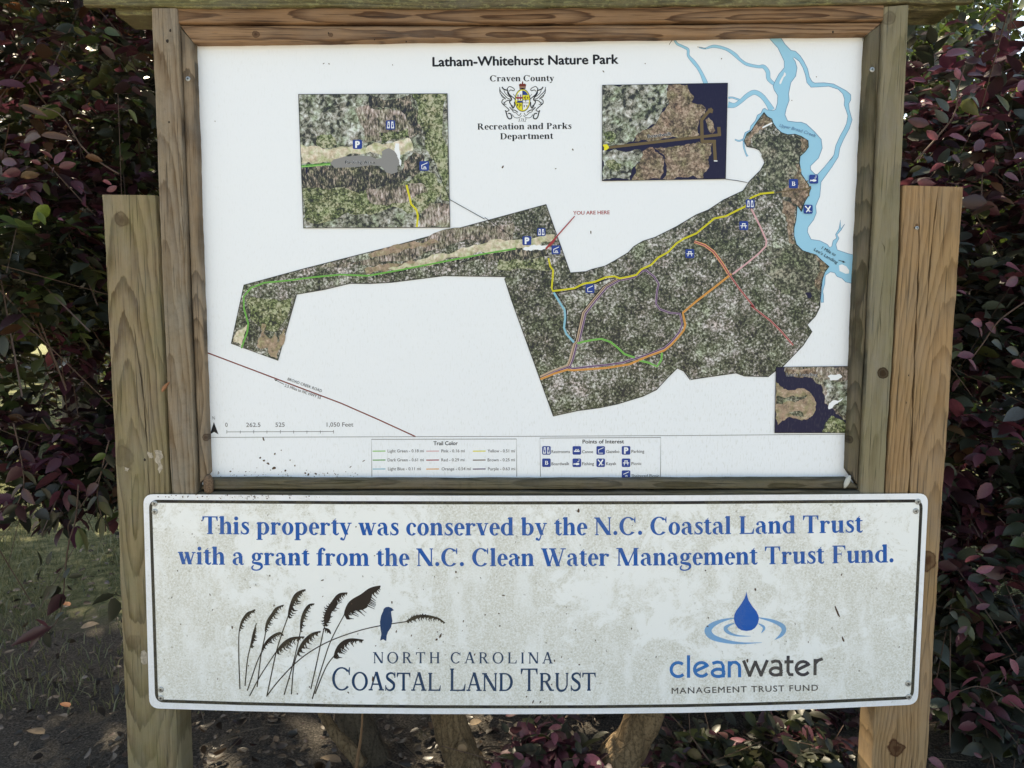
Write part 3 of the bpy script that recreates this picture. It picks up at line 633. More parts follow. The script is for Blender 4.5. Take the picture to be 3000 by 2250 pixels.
# --- trails
def trail(segs, w1, mat, w2=0, mat2=None, k=7, label=None, w3=0, mat3=None):
    o = None
    m = Mb(); [m.stroke([(a+random.uniform(-.3, .3), b+random.uniform(-.3, .3), w1) for a, b in s], Y(k)-i*2e-5) for i, s in enumerate(segs)]; o = m.build('trail_line', mat, mapsign); o['label'] = label
    if mat2:
        m = Mb(); [m.stroke(s, Y(k)-.00012-i*2e-5, w2) for i, s in enumerate(segs)]; m.build('centre_line', mat2, o)
    return o
yellow = KF((578, 650), (600, 740), (630, 780), (622, 880), (612, 970), (625, 1005), (720, 995), (860, 975), (960, 925), (1080, 905), (1200, 855), (1290, 845), (1350, 868), (1450, 850), (1530, 830), (1580, 770), (1690, 720), (1760, 645), (1870, 585), (1960, 490), (2040, 440)) + K5((0, 1060), (60, 1010), (145, 940), (240, 920), (340, 870), (395, 845), (445, 772), (520, 740), (630, 728))
tan_ = KF((1330, 880), (1190, 960), (1080, 1090), (960, 1240), (930, 1370), (890, 1550)) + KG((865, 470), (820, 640), (790, 710), (640, 765), (490, 835))
off = lambda s, dx, dy: [(a+dx, b+dy) for a, b in s]
trail([tan_], 11.5, I_tan, 2.2, I_brn, 6.0, 'pale brown trail between black edges')
ribbon('black_trail_line', off(tan_[:7], -5.6, -1.6), 6.6, I_black, 2.4)
ribbon('black_trail_line', KF((640, 1018), (720, 1016), (860, 990), (960, 950), (1080, 925), (1200, 880), (1290, 865)), 6.8, I_black, 2.4)
purple = KF((1360, 888), (1510, 855), (1590, 790), (1630, 780), (1720, 850), (1770, 930), (1752, 1000), (1738, 1140), (1780, 1200), (1890, 1240), (1998, 1250), (2025, 1370), (1990, 1450), (1900, 1560)) + KG((1830, 515), (1640, 590), (1500, 632), (1380, 672), (1200, 697), (1020, 715), (840, 738), (795, 715))
trail([purple, off(tan_, 5.4, 1.6)], 5.6, I_lav, 2.6, I_pur, 6.4, 'purple loop trail')
orange = K5((285, 1390), (150, 1495), (0, 1610)) + KF((2030, 1240), (2040, 1290), (2056, 1370), (2040, 1430), (1980, 1505), (1900, 1590)) + KG((1830, 540), (1660, 600), (1450, 690), (1200, 730), (830, 757), (780, 748), (640, 790), (490, 852))
trail([orange], 5.8, I_org, 1.6, I_org2, 7.0, 'orange trail')
redl = K5((-15, 1128), (70, 1158), (140, 1210), (210, 1305), (260, 1385), (350, 1510), (470, 1659)) + K21((440, 320), (570, 420), (640, 490), (717, 578))
trail([redl[:5]], 8.5, I_org, k=7.2, label='orange edge of the red trail'); trail([redl], 5.2, I_hred, 2.8, I_red, 7.6, 'red trail')
trail([K5((445, 862), (520, 1010), (568, 1120), (562, 1165), (500, 1230), (400, 1310), (292, 1392))], 5.0, I_pink, k=7.4, label='pink trail')
trail([KG((890, 465), (950, 447), (1060, 425), (1150, 415), (1250, 450), (1330, 515), (1400, 580), (1510, 618)), KG((1560, 650), (1660, 672), (1750, 715), (1798, 645), (1805, 565))], 5.4, I_lg, 1.6, I_dg, 6.9, 'light green trail')
trail([KF((635, 1020), (700, 1130), (752, 1210), (760, 1290), (745, 1400), (772, 1470), (855, 1560))], 6.2, I_lb, k=7.8, label='light blue trail')
ribbon('black_trail_line', KF((655, 1018), (715, 1100), (775, 1195), (775, 1390), (850, 1525)), 7.9, I_black, 2.3)
trail([KA((1732, 298), (1560, 326), (1400, 356), (1250, 386), (1050, 425), (860, 458), (700, 451), (550, 465), (400, 485), (250, 500), (170, 530), (128, 580), (130, 650), (155, 740), (150, 790), (115, 885))], 4.6, I_lg, 1.9, I_dg, 7.3, 'green road line')
trail([yellow], 5.1, I_yel, 1.5, I_yel2, 8.2, 'yellow trail')
for s, wd in ((K5((640, 730), (760, 715), (925, 692)), 2.8), (K5((880, 660), (880, 712)), 2.6), (K5((880, 660), (905, 632)), 2.4), (K5((880, 705), (908, 712), (912, 760)), 3.6), (K5((925, 676), (927, 702)), 3)):
    ribbon('boardwalk_line', s, 7.0+wd*.06+s[0][1]*1e-4, I_bw, wd)
zone(KA((235, 740), (262, 745), (245, 800), (290, 830), (310, 790), (330, 860), (360, 780), (372, 770), (325, 945), (290, 935), (270, 880), (235, 890), (205, 870), (230, 800)), A_tan, 4.9, 14, seed=13)
ribbon('sandbar', K5((535, 205), (575, 185), (615, 165)), 6.0, I_wh, 4.5)
# --- insets
def inset(corners, mat, label):
    o = patch('inset_map', corners, 8.5, mat, line=I_black, lw=2.4); o['label'] = label; return o
i1 = inset(KI1((92, 100), (1735, 92), (1765, 1568), (148, 1575)), A_gry, 'inset aerial of the parking area')
z1 = lambda pts, mat, s, a=8, k=9.0, d=3: zone(KI1(*pts), mat, k, a, s, i1, d, quad=KI1((94, 103), (1733, 95), (1763, 1566), (150, 1572)))
z1(((720, 260), (900, 240), (1100, 260), (1330, 240), (1380, 560), (1200, 600), (1000, 610), (800, 640)), A_mix, 1, 14)
z1(((870, 105), (1330, 100), (1420, 330), (1450, 520), (1330, 560), (1240, 300), (1060, 240), (880, 260)), A_drk, 2, 16)
z1(((1345, 102), (1733, 94), (1760, 1290), (1660, 1250), (1680, 1060), (1560, 800), (1480, 520), (1410, 300)), A_grn, 3, 14)
z1(((300, 560), (450, 540), (520, 640), (440, 690), (300, 660)), A_grn, 4, 12); z1(((980, 520), (1290, 470), (1330, 600), (1000, 650)), A_grn, 5, 14)
z1(((112, 650), (290, 672), (500, 690), (700, 668), (840, 690), (1000, 645), (1160, 620), (1320, 585), (1375, 650), (1360, 720), (1230, 770), (1000, 765), (560, 800), (450, 850), (124, 862)), A_fld, 6, 9)
z1(((125, 930), (450, 890), (900, 890), (1220, 960), (1360, 740), (1470, 760), (1480, 900), (1300, 1010), (1200, 1110), (600, 1130), (150, 1140)), A_drk, 7, 16)
z1(((140, 1140), (700, 1110), (1200, 1090), (1600, 980), (1680, 1130), (1560, 1300), (1480, 1420), (800, 1420), (150, 1470)), A_grn, 8, 22, 8.9)
z1(((840, 1130), (1200, 1110), (1450, 1080), (1520, 1180), (1300, 1290), (860, 1260)), A_mix, 9, 16)
z1(((1540, 1290), (1762, 1300), (1764, 1560), (1440, 1560), (1450, 1420)), A_mix, 10, 14)
z1(((1160, 642), (1206, 642), (1228, 860), (1225, 900), (1190, 800), (1150, 700)), I_wh, 11, 6, 9.2)
z1(((1360, 560), (1480, 590), (1500, 660), (1440, 740), (1370, 700)), A_gry, 12, 16, 9.2)
m = Mb()
for i in range(34):
    x = r_.uniform(130, 1180); y = 905+r_.uniform(0, 30)+30*(x > 450); x, y = KI1((x, y))[0]
    m.poly([(x-3, y-4), (x, y-9), (x+3.4, y-4), (x+3, y+16+r_.uniform(0, 12)), (x-2.6, y+16)], Y(9.25)-i*2e-6)
m.build('dark_crowns', I_navy, i1)['kind'] = 'stuff'
mb = Mb(); mb.poly(KI1((445, 860), (480, 820), (590, 790), (750, 775), (880, 780), (960, 815), (1010, 800), (1018, 760), (1008, 735), (1045, 708), (1090, 692), (1170, 735), (1212, 790), (1212, 880), (1186, 892), (1182, 960), (1120, 980), (1060, 962), (1010, 895), (900, 882), (700, 905), (490, 910)), Y(9.8)); mb.build('parking_area', I_pk, i1)
ribbon('road_line', KI1((124, 885), (290, 872), (445, 858)), 9.8, I_dg, 2.4, i1); ribbon('road_line', KI1((124, 900), (290, 887), (445, 872)), 9.5, I_lg, 3.5, i1)
ribbon('trail_line', KI1((1285, 1100), (1310, 1200), (1335, 1310), (1395, 1375), (1410, 1440), (1400, 1565)), 9.8, I_yel, 5.6, i1); ribbon('trail_line', KI1((1285, 1100), (1310, 1200), (1335, 1310), (1395, 1375), (1410, 1440), (1400, 1565)), 10.0, I_yel2, 1.2, i1)
ribbon('boundary_line', KI1((1345, 98), (1480, 500), (1640, 980), (1764, 1260)), 9.6, I_black, 1.4, i1)
def halo(name, text, p0, p1, cap, k, parent, bold=.02):
    sans('halo', text, p0, p1, cap, Y(k), I_wh, parent, .045); sans(name, text, p0, p1, cap, Y(k)-.0002, I_black, parent, bold)
halo('lettering', 'Parking Area', *KI1((608, 866), (935, 866)), 9.3, 10.1, i1)
i2 = inset(KI2((122, 145), (1912, 115), (1882, 1482), (118, 1510)), I_navy, 'inset aerial of the boardwalk')
z2 = lambda pts, mat, s, a=8, k=9.0, d=3: zone(KI2(*pts), mat, k, a, s, i2, d, quad=KI2((124, 148), (1910, 118), (1880, 1479), (120, 1507)))
z2(((124, 150), (1060, 140), (1075, 400), (960, 560), (885, 700), (610, 850), (560, 950), (400, 1000), (230, 1010), (126, 990)), A_gry, 1, 14)
z2(((124, 1080), (300, 1050), (620, 1060), (700, 1100), (590, 1300), (520, 1500), (122, 1500)), A_gry, 2, 14)
z2(((1060, 142), (1335, 138), (1360, 220), (1430, 330), (1400, 390), (1560, 430), (1600, 500), (1525, 600), (1508, 850), (1000, 900), (575, 950), (600, 860), (740, 770), (885, 700), (960, 560), (1075, 400)), A_brn, 3, 12)
z2(((700, 1080), (840, 1030), (870, 1090), (990, 1180), (1000, 1290), (950, 1480), (540, 1500), (600, 1300)), A_brn, 4, 12)
z2(((870, 1040), (1200, 1010), (1380, 985), (1500, 950), (1600, 975), (1690, 975), (1680, 1105), (1640, 1160), (1640, 1330), (1560, 1475), (985, 1482), (1040, 1300), (1020, 1180)), A_brn, 5, 12)
z2(((1590, 640), (1640, 605), (1690, 650), (1735, 790), (1690, 835), (1640, 790)), A_brn, 6, 8)
z2(((150, 830), (260, 800), (320, 880), (260, 960), (160, 930)), A_grn, 7, 14, 9.2); z2(((170, 1240), (280, 1200), (400, 1270), (340, 1380), (220, 1340)), A_grn, 8, 14, 9.2)
z2(((126, 1000), (190, 985), (215, 1040), (150, 1080)), I_yel, 9, 6, 9.3)
for s in (((205, 1035), (900, 955), (1535, 882), (1815, 850)), ((1555, 650), (1540, 660), (1548, 965)), ((1535, 965), (1560, 950), (1745, 948)), ((1718, 940), (1735, 1215)), ((1530, 655), (1620, 540), (1690, 480)), ((1785, 742), (1795, 870))):
    ribbon('boardwalk_line', KI2(*s), 9.8+.1*(s[0][0] % 97)/40, I_bw, 9.5 if s[0][0] > 1000 else 8.2, i2)
ribbon('boardwalk_line', KI2((1630, 500), (1700, 520)), 9.9, I_bw, 11, i2); ribbon('boardwalk_line', KI2((1715, 1225), (1765, 1228)), 9.9, I_wh, 3, i2)
halo('lettering', 'Boardwalk', *KI2((765, 900), (1118, 858)), 9.4, 10.1, i2)
i3 = inset(KI3((245, 115), (1850, 95), (1790, 1500), (215, 1500)), I_navy, 'inset aerial of the landing')
z3 = lambda pts, mat, s, a=6, k=9.0, d=3: zone(KI3(*pts), mat, k, a, s, i3, d, quad=KI3((248, 118), (1848, 98), (1788, 1497), (218, 1497)))
z3(((246, 425), (330, 510), (490, 600), (700, 565), (860, 580), (960, 650), (1050, 770), (1092, 870), (1078, 1020), (940, 1180), (900, 1215), (790, 1240), (640, 1190), (480, 1185), (370, 1240), (280, 1340), (232, 1200)), A_tan, 1, 4)
z3(((250, 720), (600, 710), (900, 700), (780, 800), (500, 830), (380, 900), (240, 890)), A_sed, 2, 10, 9.2); z3(((500, 1060), (800, 1070), (840, 1160), (560, 1120)), A_sed, 3, 8, 9.2)
z3(((430, 116), (1845, 98), (1800, 1380), (1720, 1240), (1600, 1150), (1450, 1000), (1350, 940), (1270, 880), (1230, 600), (1200, 480), (1100, 460), (1000, 340), (850, 310), (450, 290)), A_mix, 4, 6)
z3(((1240, 400), (1820, 400), (1800, 1200), (1600, 1100), (1400, 960), (1290, 860)), A_gry, 5, 12, 9.1); z3(((450, 130), (1050, 120), (1250, 330), (1000, 320), (460, 280)), A_brn, 6, 10, 9.1)
z3(((1220, 1490), (1330, 1260), (1430, 1140), (1560, 1200), (1700, 1300), (1765, 1400), (1770, 1490)), A_grn, 7, 8)
z3(((1370, 870), (1480, 810), (1660, 770), (1560, 860), (1450, 950), (1350, 1000)), I_wh, 8, 12, 9.4); z3(((1330, 300), (1600, 260), (1640, 320), (1400, 400)), I_wh, 9, 12, 9.4)
halo('lettering', "Lee's Landing", *KI3((452, 303), (1128, 303)), 9.0, 10.1, i3)
ribbon('leader_line', [(1318, 585), (1420, 642)], 8, I_black, 1.8); ribbon('leader_line', KF((-110, 210), (20, 300), (180, 415)), 8, I_black, 1.6)
ribbon('leader_line', K20((275, 1160), (350, 1170), (420, 1183)), 8, I_black, 1.6)
ribbon('pointer_line', [(a, b, c) for (a, b), c in zip(KF((862, 196), (668, 415), (620, 478), (548, 550)), (2.8, 3.6, 8.5, 5))], 9, I_red)
# --- pictograms
def icon(kind, cx, cy, s=26, parent=mapsign, k=11, cut=None):
    h = s/2; r = s*.10
    pts = [(cx-h+r, cy-h), (cx+h-r, cy-h), (cx+h, cy-h+r), (cx+h, cy+h-r), (cx+h-r, cy+h), (cx-h+r, cy+h), (cx-h, cy+h-r), (cx-h, cy-h+r)]
    if cut: pts = [(a, min(b, cut)) for a, b in pts]
    m = Mb(); m.poly(pts, Y(k)); o = m.build('pictogram', I_icon, parent)
    q = Mb(); u = s/54.0; X = lambda *a: [(cx+p[0]*u, cy+p[1]*u) + tuple(z*u for z in p[2:]) for p in a]; y = Y(k+1)
    if kind == 'restroom':
        for sx in (-1, 1): q.poly(X((sx*5-2*0, -20), (sx*16, -20), (sx*21, 20), (sx*4, 20)) if sx > 0 else X((-16, -20), (-5, -20), (-4, 20), (-21, 20)), y)
        o2 = q.build('symbol', I_wh, o); d = Mb()
        for sx in (-1, 1): d.poly(X(*[(sx*12+3.2*math.cos(a), -9+3.2*math.sin(a)) for a in [j*.785 for j in range(8)]]), y-.0002); d.poly(X((sx*12-4, -3), (sx*12+4, -3), (sx*12+3, 14), (sx*12-3, 14)), y-.0002)
        d.build('symbol', I_icon, o); return o
    if kind == 'P': sans('symbol', 'P', *X((-13, 19), (15, 19)), 37*u, y, I_wh, o, .055); return o
    if kind == 'B': serif('symbol', 'P', *X((-9, 12), (9, 12)), 24*u, y, I_wh, o); q.stroke(X((-2, 11, 3), (6, 11, 4), (9, 5, 7), (4, 0, 4)), y-.0001); q.build('symbol', I_wh, o); return o
    if kind in ('gazebo', 'shelter'):
        q.stroke(X((-17, -2), (18, -18)), y, 4*u)
        if not cut: q.stroke(X((-14, -2), (-14, 17), (14, 17)), y-.00005, 4*u)
        if kind == 'shelter': q.stroke(X((-3, 4), (8, 4)), y, 2.5*u); q.stroke(X((-6, 9), (12, 9)), y, 2.5*u); q.stroke(X((0, 4), (-3, 14)), y-.00005, 2.5*u); q.stroke(X((5, 4), (8, 14)), y-.00005, 2.5*u)
    if kind == 'picnic': q.stroke(X((-11, -12), (11, -12)), y, 5*u); q.stroke(X((-20, 1), (20, 1)), y, 5*u); q.stroke(X((-6, -12), (-12, 16)), y-.00005, 4.5*u); q.stroke(X((6, -12), (12, 16)), y-.00005, 4.5*u)
    if kind == 'fish': q.poly(X((-20, 2), (-22, 14), (-12, 10), (0, 15), (12, 13), (17, 8), (12, 2), (0, 0), (-12, 5)), y); q.stroke(X((14, -24), (14, -10), (9, -5), (4, -9)), y, 3*u)
    if kind == 'kayak': q.stroke(X((-18, -20, 8), (0, 0, 5), (10, 16, 9)), y); q.stroke(X((14, -20, 8), (0, 2, 9), (-12, 18, 5)), y-.00005); q.stroke(X((6, 14), (14, 11), (20, 15)), y, 2.5*u)
    if kind == 'canoe': q.poly(X((-20, 2), (20, 2), (16, 9), (-16, 9)), y); q.stroke(X((-8, 2, 6), (-6, -8, 5), (2, -1, 3)), y-.00005); q.stroke(X((6, 2, 6), (8, -8, 5), (15, -1, 3)), y-.00005)
    q.build('symbol', I_wh, o); return o
for k_, x, y, s in (('restroom', 1144, 366, 27), ('P', 1047, 423, 27), ('shelter', 1243, 486, 28)): icon(k_, x, y, s, i1, 11)
for k_, x, y, s in (('P', 1543.5, 705, 26), ('restroom', 1586, 680, 24), ('shelter', 1629, 732, 26), ('gazebo', 1728.5, 846, 26), ('picnic', 2021, 743, 26), ('restroom', 2198, 597, 26), ('picnic', 2179, 661, 26), ('B', 2324.5, 538, 27), ('fish', 2384, 525, 26), ('kayak', 2367.8, 613, 26)): icon(k_, x, y, s)
for k_, x, y in (('restroom', 1329, 1260), ('canoe', 1526, 1260), ('gazebo', 1681, 1260), ('P', 1845, 1260), ('B', 1329, 1340), ('fish', 1526, 1340), ('kayak', 1681, 1340), ('picnic', 1845, 1340), ('shelter', 1845, 1417)):
    a, b = K11((x, y))[0]; icon(k_, a, b, 25, cut=1400 if y > 1400 else None, k=3)
# --- lettering of the map
sans('title_lettering', 'Latham-Whitehurst Nature Park', *K10((590, 430), (1797, 412)), 26.5, Y(1), I_black, mapsign, .032)
for t_, a, b, c in (('Craven County', (425, 250), (1650, 244), 17.5), ('Recreation and Parks', (190, 1170), (1980, 1155), 18), ('Department', (625, 1355), (1632, 1345), 18)):
    serif('county_lettering', t_, *KCR(a, b), c, Y(1), I_black, mapsign)
serif('year_lettering', '1712', *KCR((965, 1020), (1110, 1018)), 9.5, Y(1), I_black, mapsign, slant=.25)
sans('pointer_lettering', 'YOU ARE HERE', *KF((845, 180), (1240, 174)), 10.2, Y(1), I_red, mapsign, .02)
sans('creek_lettering', 'Upper Broad Creek', *K3((1262, 1038), (1655, 1152)), 9.2, Y(4), I_wline, mapsign, .008, 1.0, slant=.2, pm=K3((1450, 1082))[0])
sans('landing_lettering', '1 Mile to', *K5((1012, 1186), (1122, 1246)), 9.0, Y(6), I_black, mapsign, .004, slant=.1)
sans('landing_lettering', "Lee's Landing", *K5((950, 1198), (1138, 1308)), 9.0, Y(6), I_black, mapsign, .004, slant=.1)
ribbon('arrow', K5((1152, 1278), (1200, 1293)), 6, I_black, 1.6); mb = Mb(); mb.poly(K5((1185, 1281), (1210, 1295), (1186, 1299)), Y(6.2)); mb.build('arrow', I_black, mapsign)
ribbon('road_line', K01((1328, 621), (2212, 955)) + K11((240, 1060), (480, 1170)), 1, I_road, 3.6)
sans('road_lettering', 'BROAD CREEK ROAD', *K01((1862, 804), (2083, 884)), 7.8, Y(2), I_black, mapsign, .003)
sans('road_lettering', '2.5 Miles to NC HWY 55', *K01((1843, 846), (2076, 928)), 8.2, Y(2), I_black, mapsign, .003)
ribbon('arrow', K01((1840, 832), (1785, 803)), 2, I_black, 1.5); mb = Mb(); mb.poly(K01((1776, 799), (1795, 802), (1788, 812)), Y(2.2)); mb.build('arrow', I_black, mapsign)
serif('north_lettering', 'N', *K01((1375, 1059), (1393, 1059)), 8.5, Y(1), I_black, mapsign, T=80)
mb = Mb(); mb.poly(K01((1386, 1076), (1416, 1156), (1388, 1140), (1361, 1156)), Y(1)); mb.build('north_arrow', I_black, mapsign)
for t_, a, b, y in (('0', 1460, 1476, 1108), ('262.5', 1595, 1688, 1108), ('525', 1785, 1845, 1107), ('1,050 Feet', 2117, 2290, 1106)): sans('scale_lettering', t_, *K01((a, y), (b, y-1)), 12.2, Y(1), I_grey, mapsign, .006)
mb = Mb(); mb.stroke(K01((1470, 1140), (2162, 1137)), Y(1), 1.5)
for x in (1470, 1557, 1644, 1730, 1817, 1903, 1989, 2076, 2162): mb.stroke(K01((x, 1128 if x in (1470, 2162, 1644, 1817) else 1131), (x, 1150)), Y(1.2), 1.4)
mb.build('scale_bar', I_grey, mapsign)
ribbon('divider_line', [(612.5, 1281.3), (1500, 1278.5), (2000, 1276), (2489, 1272)], 1, I_grey, 1.5)
mb = Mb(); mb.stroke(K11((198, 1430), (195, 1188), (1135, 1186), (1137, 1430)), Y(1), 1.7); mb.build('legend_frame', I_grey, mapsign)
mb = Mb(); mb.stroke(K11((1290, 1430), (1287, 1180), (2070, 1176), (2068, 1430)), Y(1), 1.7); mb.build('legend_frame', I_grey, mapsign)
sans('legend_lettering', 'Trail Color', *K11((597, 1226), (755, 1225)), 11, Y(1), I_black, mapsign, .022); sans('legend_lettering', 'Points of Interest', *K11((1563, 1215), (1832, 1214)), 11, Y(1), I_black, mapsign, .018)
for r0, row in enumerate(((('Light Green - 0.18 mi', 300, 535, I_lg), ('Pink - 0.16 mi', 648, 800, I_pink), ('Yellow - 0.51 mi', 948, 1125, I_yel)), (('Dark Green - 0.61 mi', 300, 535, I_dg), ('Red - 0.29 mi', 648, 798, I_red), ('Brown - 0.25 mi', 948, 1125, I_brn)), (('Light Blue - 0.11 mi', 302, 515, I_lb), ('Orange - 0.54 mi', 650, 838, I_org), ('Purple - 0.63 mi', 950, 1127, I_pur)))):
    for c0, (t_, a, b, mt) in enumerate(row):
        y = 1273+58*r0; sans('legend_lettering', t_, *K11((a, y), (b, y-1)), 8.6, Y(1), I_grey, mapsign, .010)
        x = (203, 550, 852)[c0]; ribbon('legend_line', K11((x, y-8), (x+83, y-9)), 1, mt, 3.0)
for t_, a, b, y in (('Restrooms', 1362, 1482, 1278), ('Canoe', 1560, 1632, 1278), ('Gazebo', 1716, 1802, 1277), ('Parking', 1880, 1963, 1276), ('Boardwalk', 1362, 1478, 1356), ('Fishing', 1560, 1638, 1356), ('Kayak', 1716, 1783, 1355), ('Picnic', 1880, 1945, 1355), ('Sheltered Picnic', 1880, 2060, 1434)):
    sans('legend_lettering', t_, *K11((a, y), (b, y-1)), 8.6, Y(1), I_grey, mapsign, .012)
# --- county arms: quartered oval shield, crown and two winged horses
arms = empty('county_arms', P(*KCR((1047, 640))[0])); arms.parent = mapsign; arms.matrix_parent_inverse = Matrix.Translation(-mapsign.location)
arms_b = Mb(); CRX = 1047
def el(rx, ry, a0=0, a1=360, cx=CRX, cy=610, n=28): return [(cx+rx*math.cos(R(a0+(a1-a0)*i/n)), cy+ry*math.sin(R(a0+(a1-a0)*i/n))) for i in range(n+1)]
def am(name, pts, k, mat): m = Mb(); m.poly(KCR(*pts), Y(k)); m.build(name, mat, arms)
am('shield_rim', el(150, 218)[:-1], 1, I_black); am('shield_band', el(140, 205)[:-1], 2, I_yel); am('shield_field', el(124, 186)[:-1], 3, I_wh)
for a0, mt in ((270, I_icon), (90, I_yel)): am('shield_quarter', [(CRX, 610)]+el(124, 186, a0, a0+90, n=10), 4, mt)
am('shield_quarter', [(CRX, 510), (1165, 510), (1170, 600), (CRX, 600)], 5, I_yel); am('shield_quarter', [(925, 545), (CRX, 545), (CRX, 580), (925, 580)], 5, I_red); am('shield_quarter', [(945, 620), (CRX, 620), (CRX, 650), (945, 650)], 5, I_icon)
for s in (((CRX, 425), (CRX, 795)), ((925, 655), (1170, 660))): ribbon('shield_line', KCR(*s), 6+s[0][0]*1e-3, I_black, 1.2, arms)
m = Mb()
for x, y in ((1080, 560), (1145, 560), (950, 700), (1015, 700), (960, 520), (1010, 520), (1080, 720), (1130, 720), (960, 590), (1010, 590)): m.poly(KCR((x-10, y-18), (x+10, y-18), (x+6, y+22), (x-6, y+22)), Y(6.5))
for x in (985, 1107): m.stroke(KCR((x, 520 if x > 1000 else 670), (x, 640 if x > 1000 else 750)), Y(6.4), 1.6)
m.build('shield_marks', I_black, arms)
am('crown', [(990, 385), (985, 340), (975, 315), (1005, 290), (1032, 300), (1040, 250), (1056, 250), (1062, 300), (1090, 290), (1118, 315), (1110, 340), (1102, 385)], 2, ink('crown_red', (.16, .03, .02))); am('crown', [(1000, 352), (1095, 352), (1098, 366), (997, 366)], 3, I_tan); ribbon('crown_line', KCR((990, 385), (1102, 385)), 3.2, I_black, 2.2, arms)
for sx, nm in ((1, 'winged_horse'), (-1, 'winged_horse')):
    F = lambda *q: KCR(*[((a if sx == 1 else 2*CRX-a), b) for a, b in q]); m = Mb()
    def S(wd, *q): m.stroke(F(*q), Y(2)-random.uniform(0, .00006), wd, smooth=True)
    S(2.0, (755, 390), (795, 348), (850, 365), (892, 400), (875, 428), (820, 412), (795, 440)); S(2.4, (755, 380), (770, 440), (800, 500), (870, 560), (915, 600)); S(3.5, (655, 355), (690, 400), (760, 425), (770, 480), (820, 550), (840, 600))
    S(2.0, (610, 360), (625, 430), (690, 500), (760, 570), (820, 590)); S(1.8, (610, 400), (618, 470), (660, 520), (720, 575)); S(1.6, (625, 470), (660, 545), (730, 590)); S(1.6, (690, 420), (720, 480), (800, 545)); S(1.3, (870, 490), (900, 530), (925, 560))
    S(3.0, (840, 600), (800, 640), (830, 700), (860, 760), (890, 720), (895, 640)); S(2.4, (690, 590), (660, 610), (655, 660), (690, 700)); S(2.2, (830, 610), (745, 620), (690, 690), (760, 760), (790, 800), (730, 830)); S(1.6, (690, 640), (700, 680), (740, 690))
    S(3.2, (720, 800), (740, 860), (760, 930), (800, 965), (840, 940), (820, 870), (770, 860)); S(1.6, (840, 770), (870, 830), (920, 850), (980, 900), (1020, 850)); S(1.5, (850, 880), (900, 940), (980, 940), (1030, 900)); S(2.6, (800, 740), (850, 790), (900, 800), (960, 840)); S(1.6, (845, 700), (870, 740))
    m.build(nm, I_black, arms)
# --- little dirt on the panel
mb = Mb(); mc = Mb()
def speck(M_, px, py, rx, ry, y, a=0.0, r=random.Random(3)):
    pts = []
    for j in range(7):
        t = j*.8976; ax = rx*math.cos(t)*r.uniform(.6, 1.2); ay = ry*math.sin(t)*r.uniform(.6, 1.2)
        pts.append((px+ax*math.cos(a)-ay*math.sin(a), py+ax*math.sin(a)+ay*math.cos(a)))
    vs = [P(x, yy, y) for x, yy in pts]; c = P(px, py, y-.0012); M_.add(vs+[c], [(j, 7, (j+1) % 7) for j in range(7)])
for x, y, rx, ry in ((772, 1287, 3, 7), (762, 1341, 3.4, 3), (773, 1349, 3.6, 3), (805, 1330, 2.5, 3.5), (785, 1358, 5, 3), (803, 1372, 7, 4), (836, 1379, 4, 3), (824, 1319, 1.6, 2), (850, 1348, 2, 2), (864, 1364, 2.6, 3), (894, 1386, 2.5, 4), (903, 1390, 4, 3), (925, 1388, 5, 3), (675, 1381, 3, 2), (640, 1383, 2, 1.5), (720, 1382, 2, 2), (960, 1386, 2, 2), (983, 1390, 2, 2), (948, 186, 4, 1.4), (964, 187, 3, 1.6), (1768, 209, 1.5, 4), (1473, 488, 3, 6), (1731, 680, 1.6, 6), (1890, 186, 1.6, 2), (2114, 172, 1.8, 2), (2320, 294, 2, 1.8), (1279, 655, 1, 2), (630, 355, 1.6, 1.6), (1150, 190, 1.4, 2), (1628, 494, 3, 1.4), (2392, 225, 1.6, 2), (1066, 1350, 6, 1.2), (1027, 1368, 4, 1.4), (1678, 438, 2, 4)):
    speck(mb, x, y, rx, ry, -.0004, random.uniform(-.8, .8))
for i in range(60): speck(mb, random.uniform(620, 1060), 1398-abs(random.gauss(0, 10)), random.uniform(.7, 2), random.uniform(.7, 1.6), -.0004)
M_crumb = plain('dry_debris', (.085, .050, .030), .9)
mb.build('debris', M_crumb, mapsign)['kind'] = 'stuff'
for x, y, r in ((499, 90, 3.2), (490, 120, 4.5), (495, 358, 3.0), (424, 1347, 3.4), (2680, 668, 2.5), (572, 1290, 2.6), (2662, 1100, 2.0), (2655, 1180, 2.0), (962, 97, 2), (2440, 94, 3), (1097, 116, 2), (1190, 122, 2)):
    mk = Mb(); speck(mk, x, y, r, r*1.7, (YF if (x < 520 or x > 2600) else yM)-.0002); mk.build('nail_hole', plain('old_hole', (.02, .014, .010), .9), kiosk)
M_smear = plain('pale_scrape', (.33, .29, .235), .9, 0, .35, 120)
for k_, q in enumerate((((432, 1322), (446, 1326), (450, 1340), (438, 1342)), ((452, 1320), (474, 1322), (479, 1340), (470, 1346), (477, 1372), (468, 1388), (463, 1362), (455, 1342)), ((414, 1908), (424, 1904), (431, 1925), (430, 1944), (418, 1946), (412, 1926)), ((366, 1368), (378, 1372), (374, 1382), (364, 1380)))):
    mk = Mb(); mk.poly(rough_edge(q, 6, 3, k_+2), YF-.0003); mk.build('pale_scrape', M_smear, kiosk)
M_screw = plain('zinc_screw', (.34, .36, .37), .42, .75, .25, 300); M_dark = plain('screw_recess', (.02, .02, .02), .8)
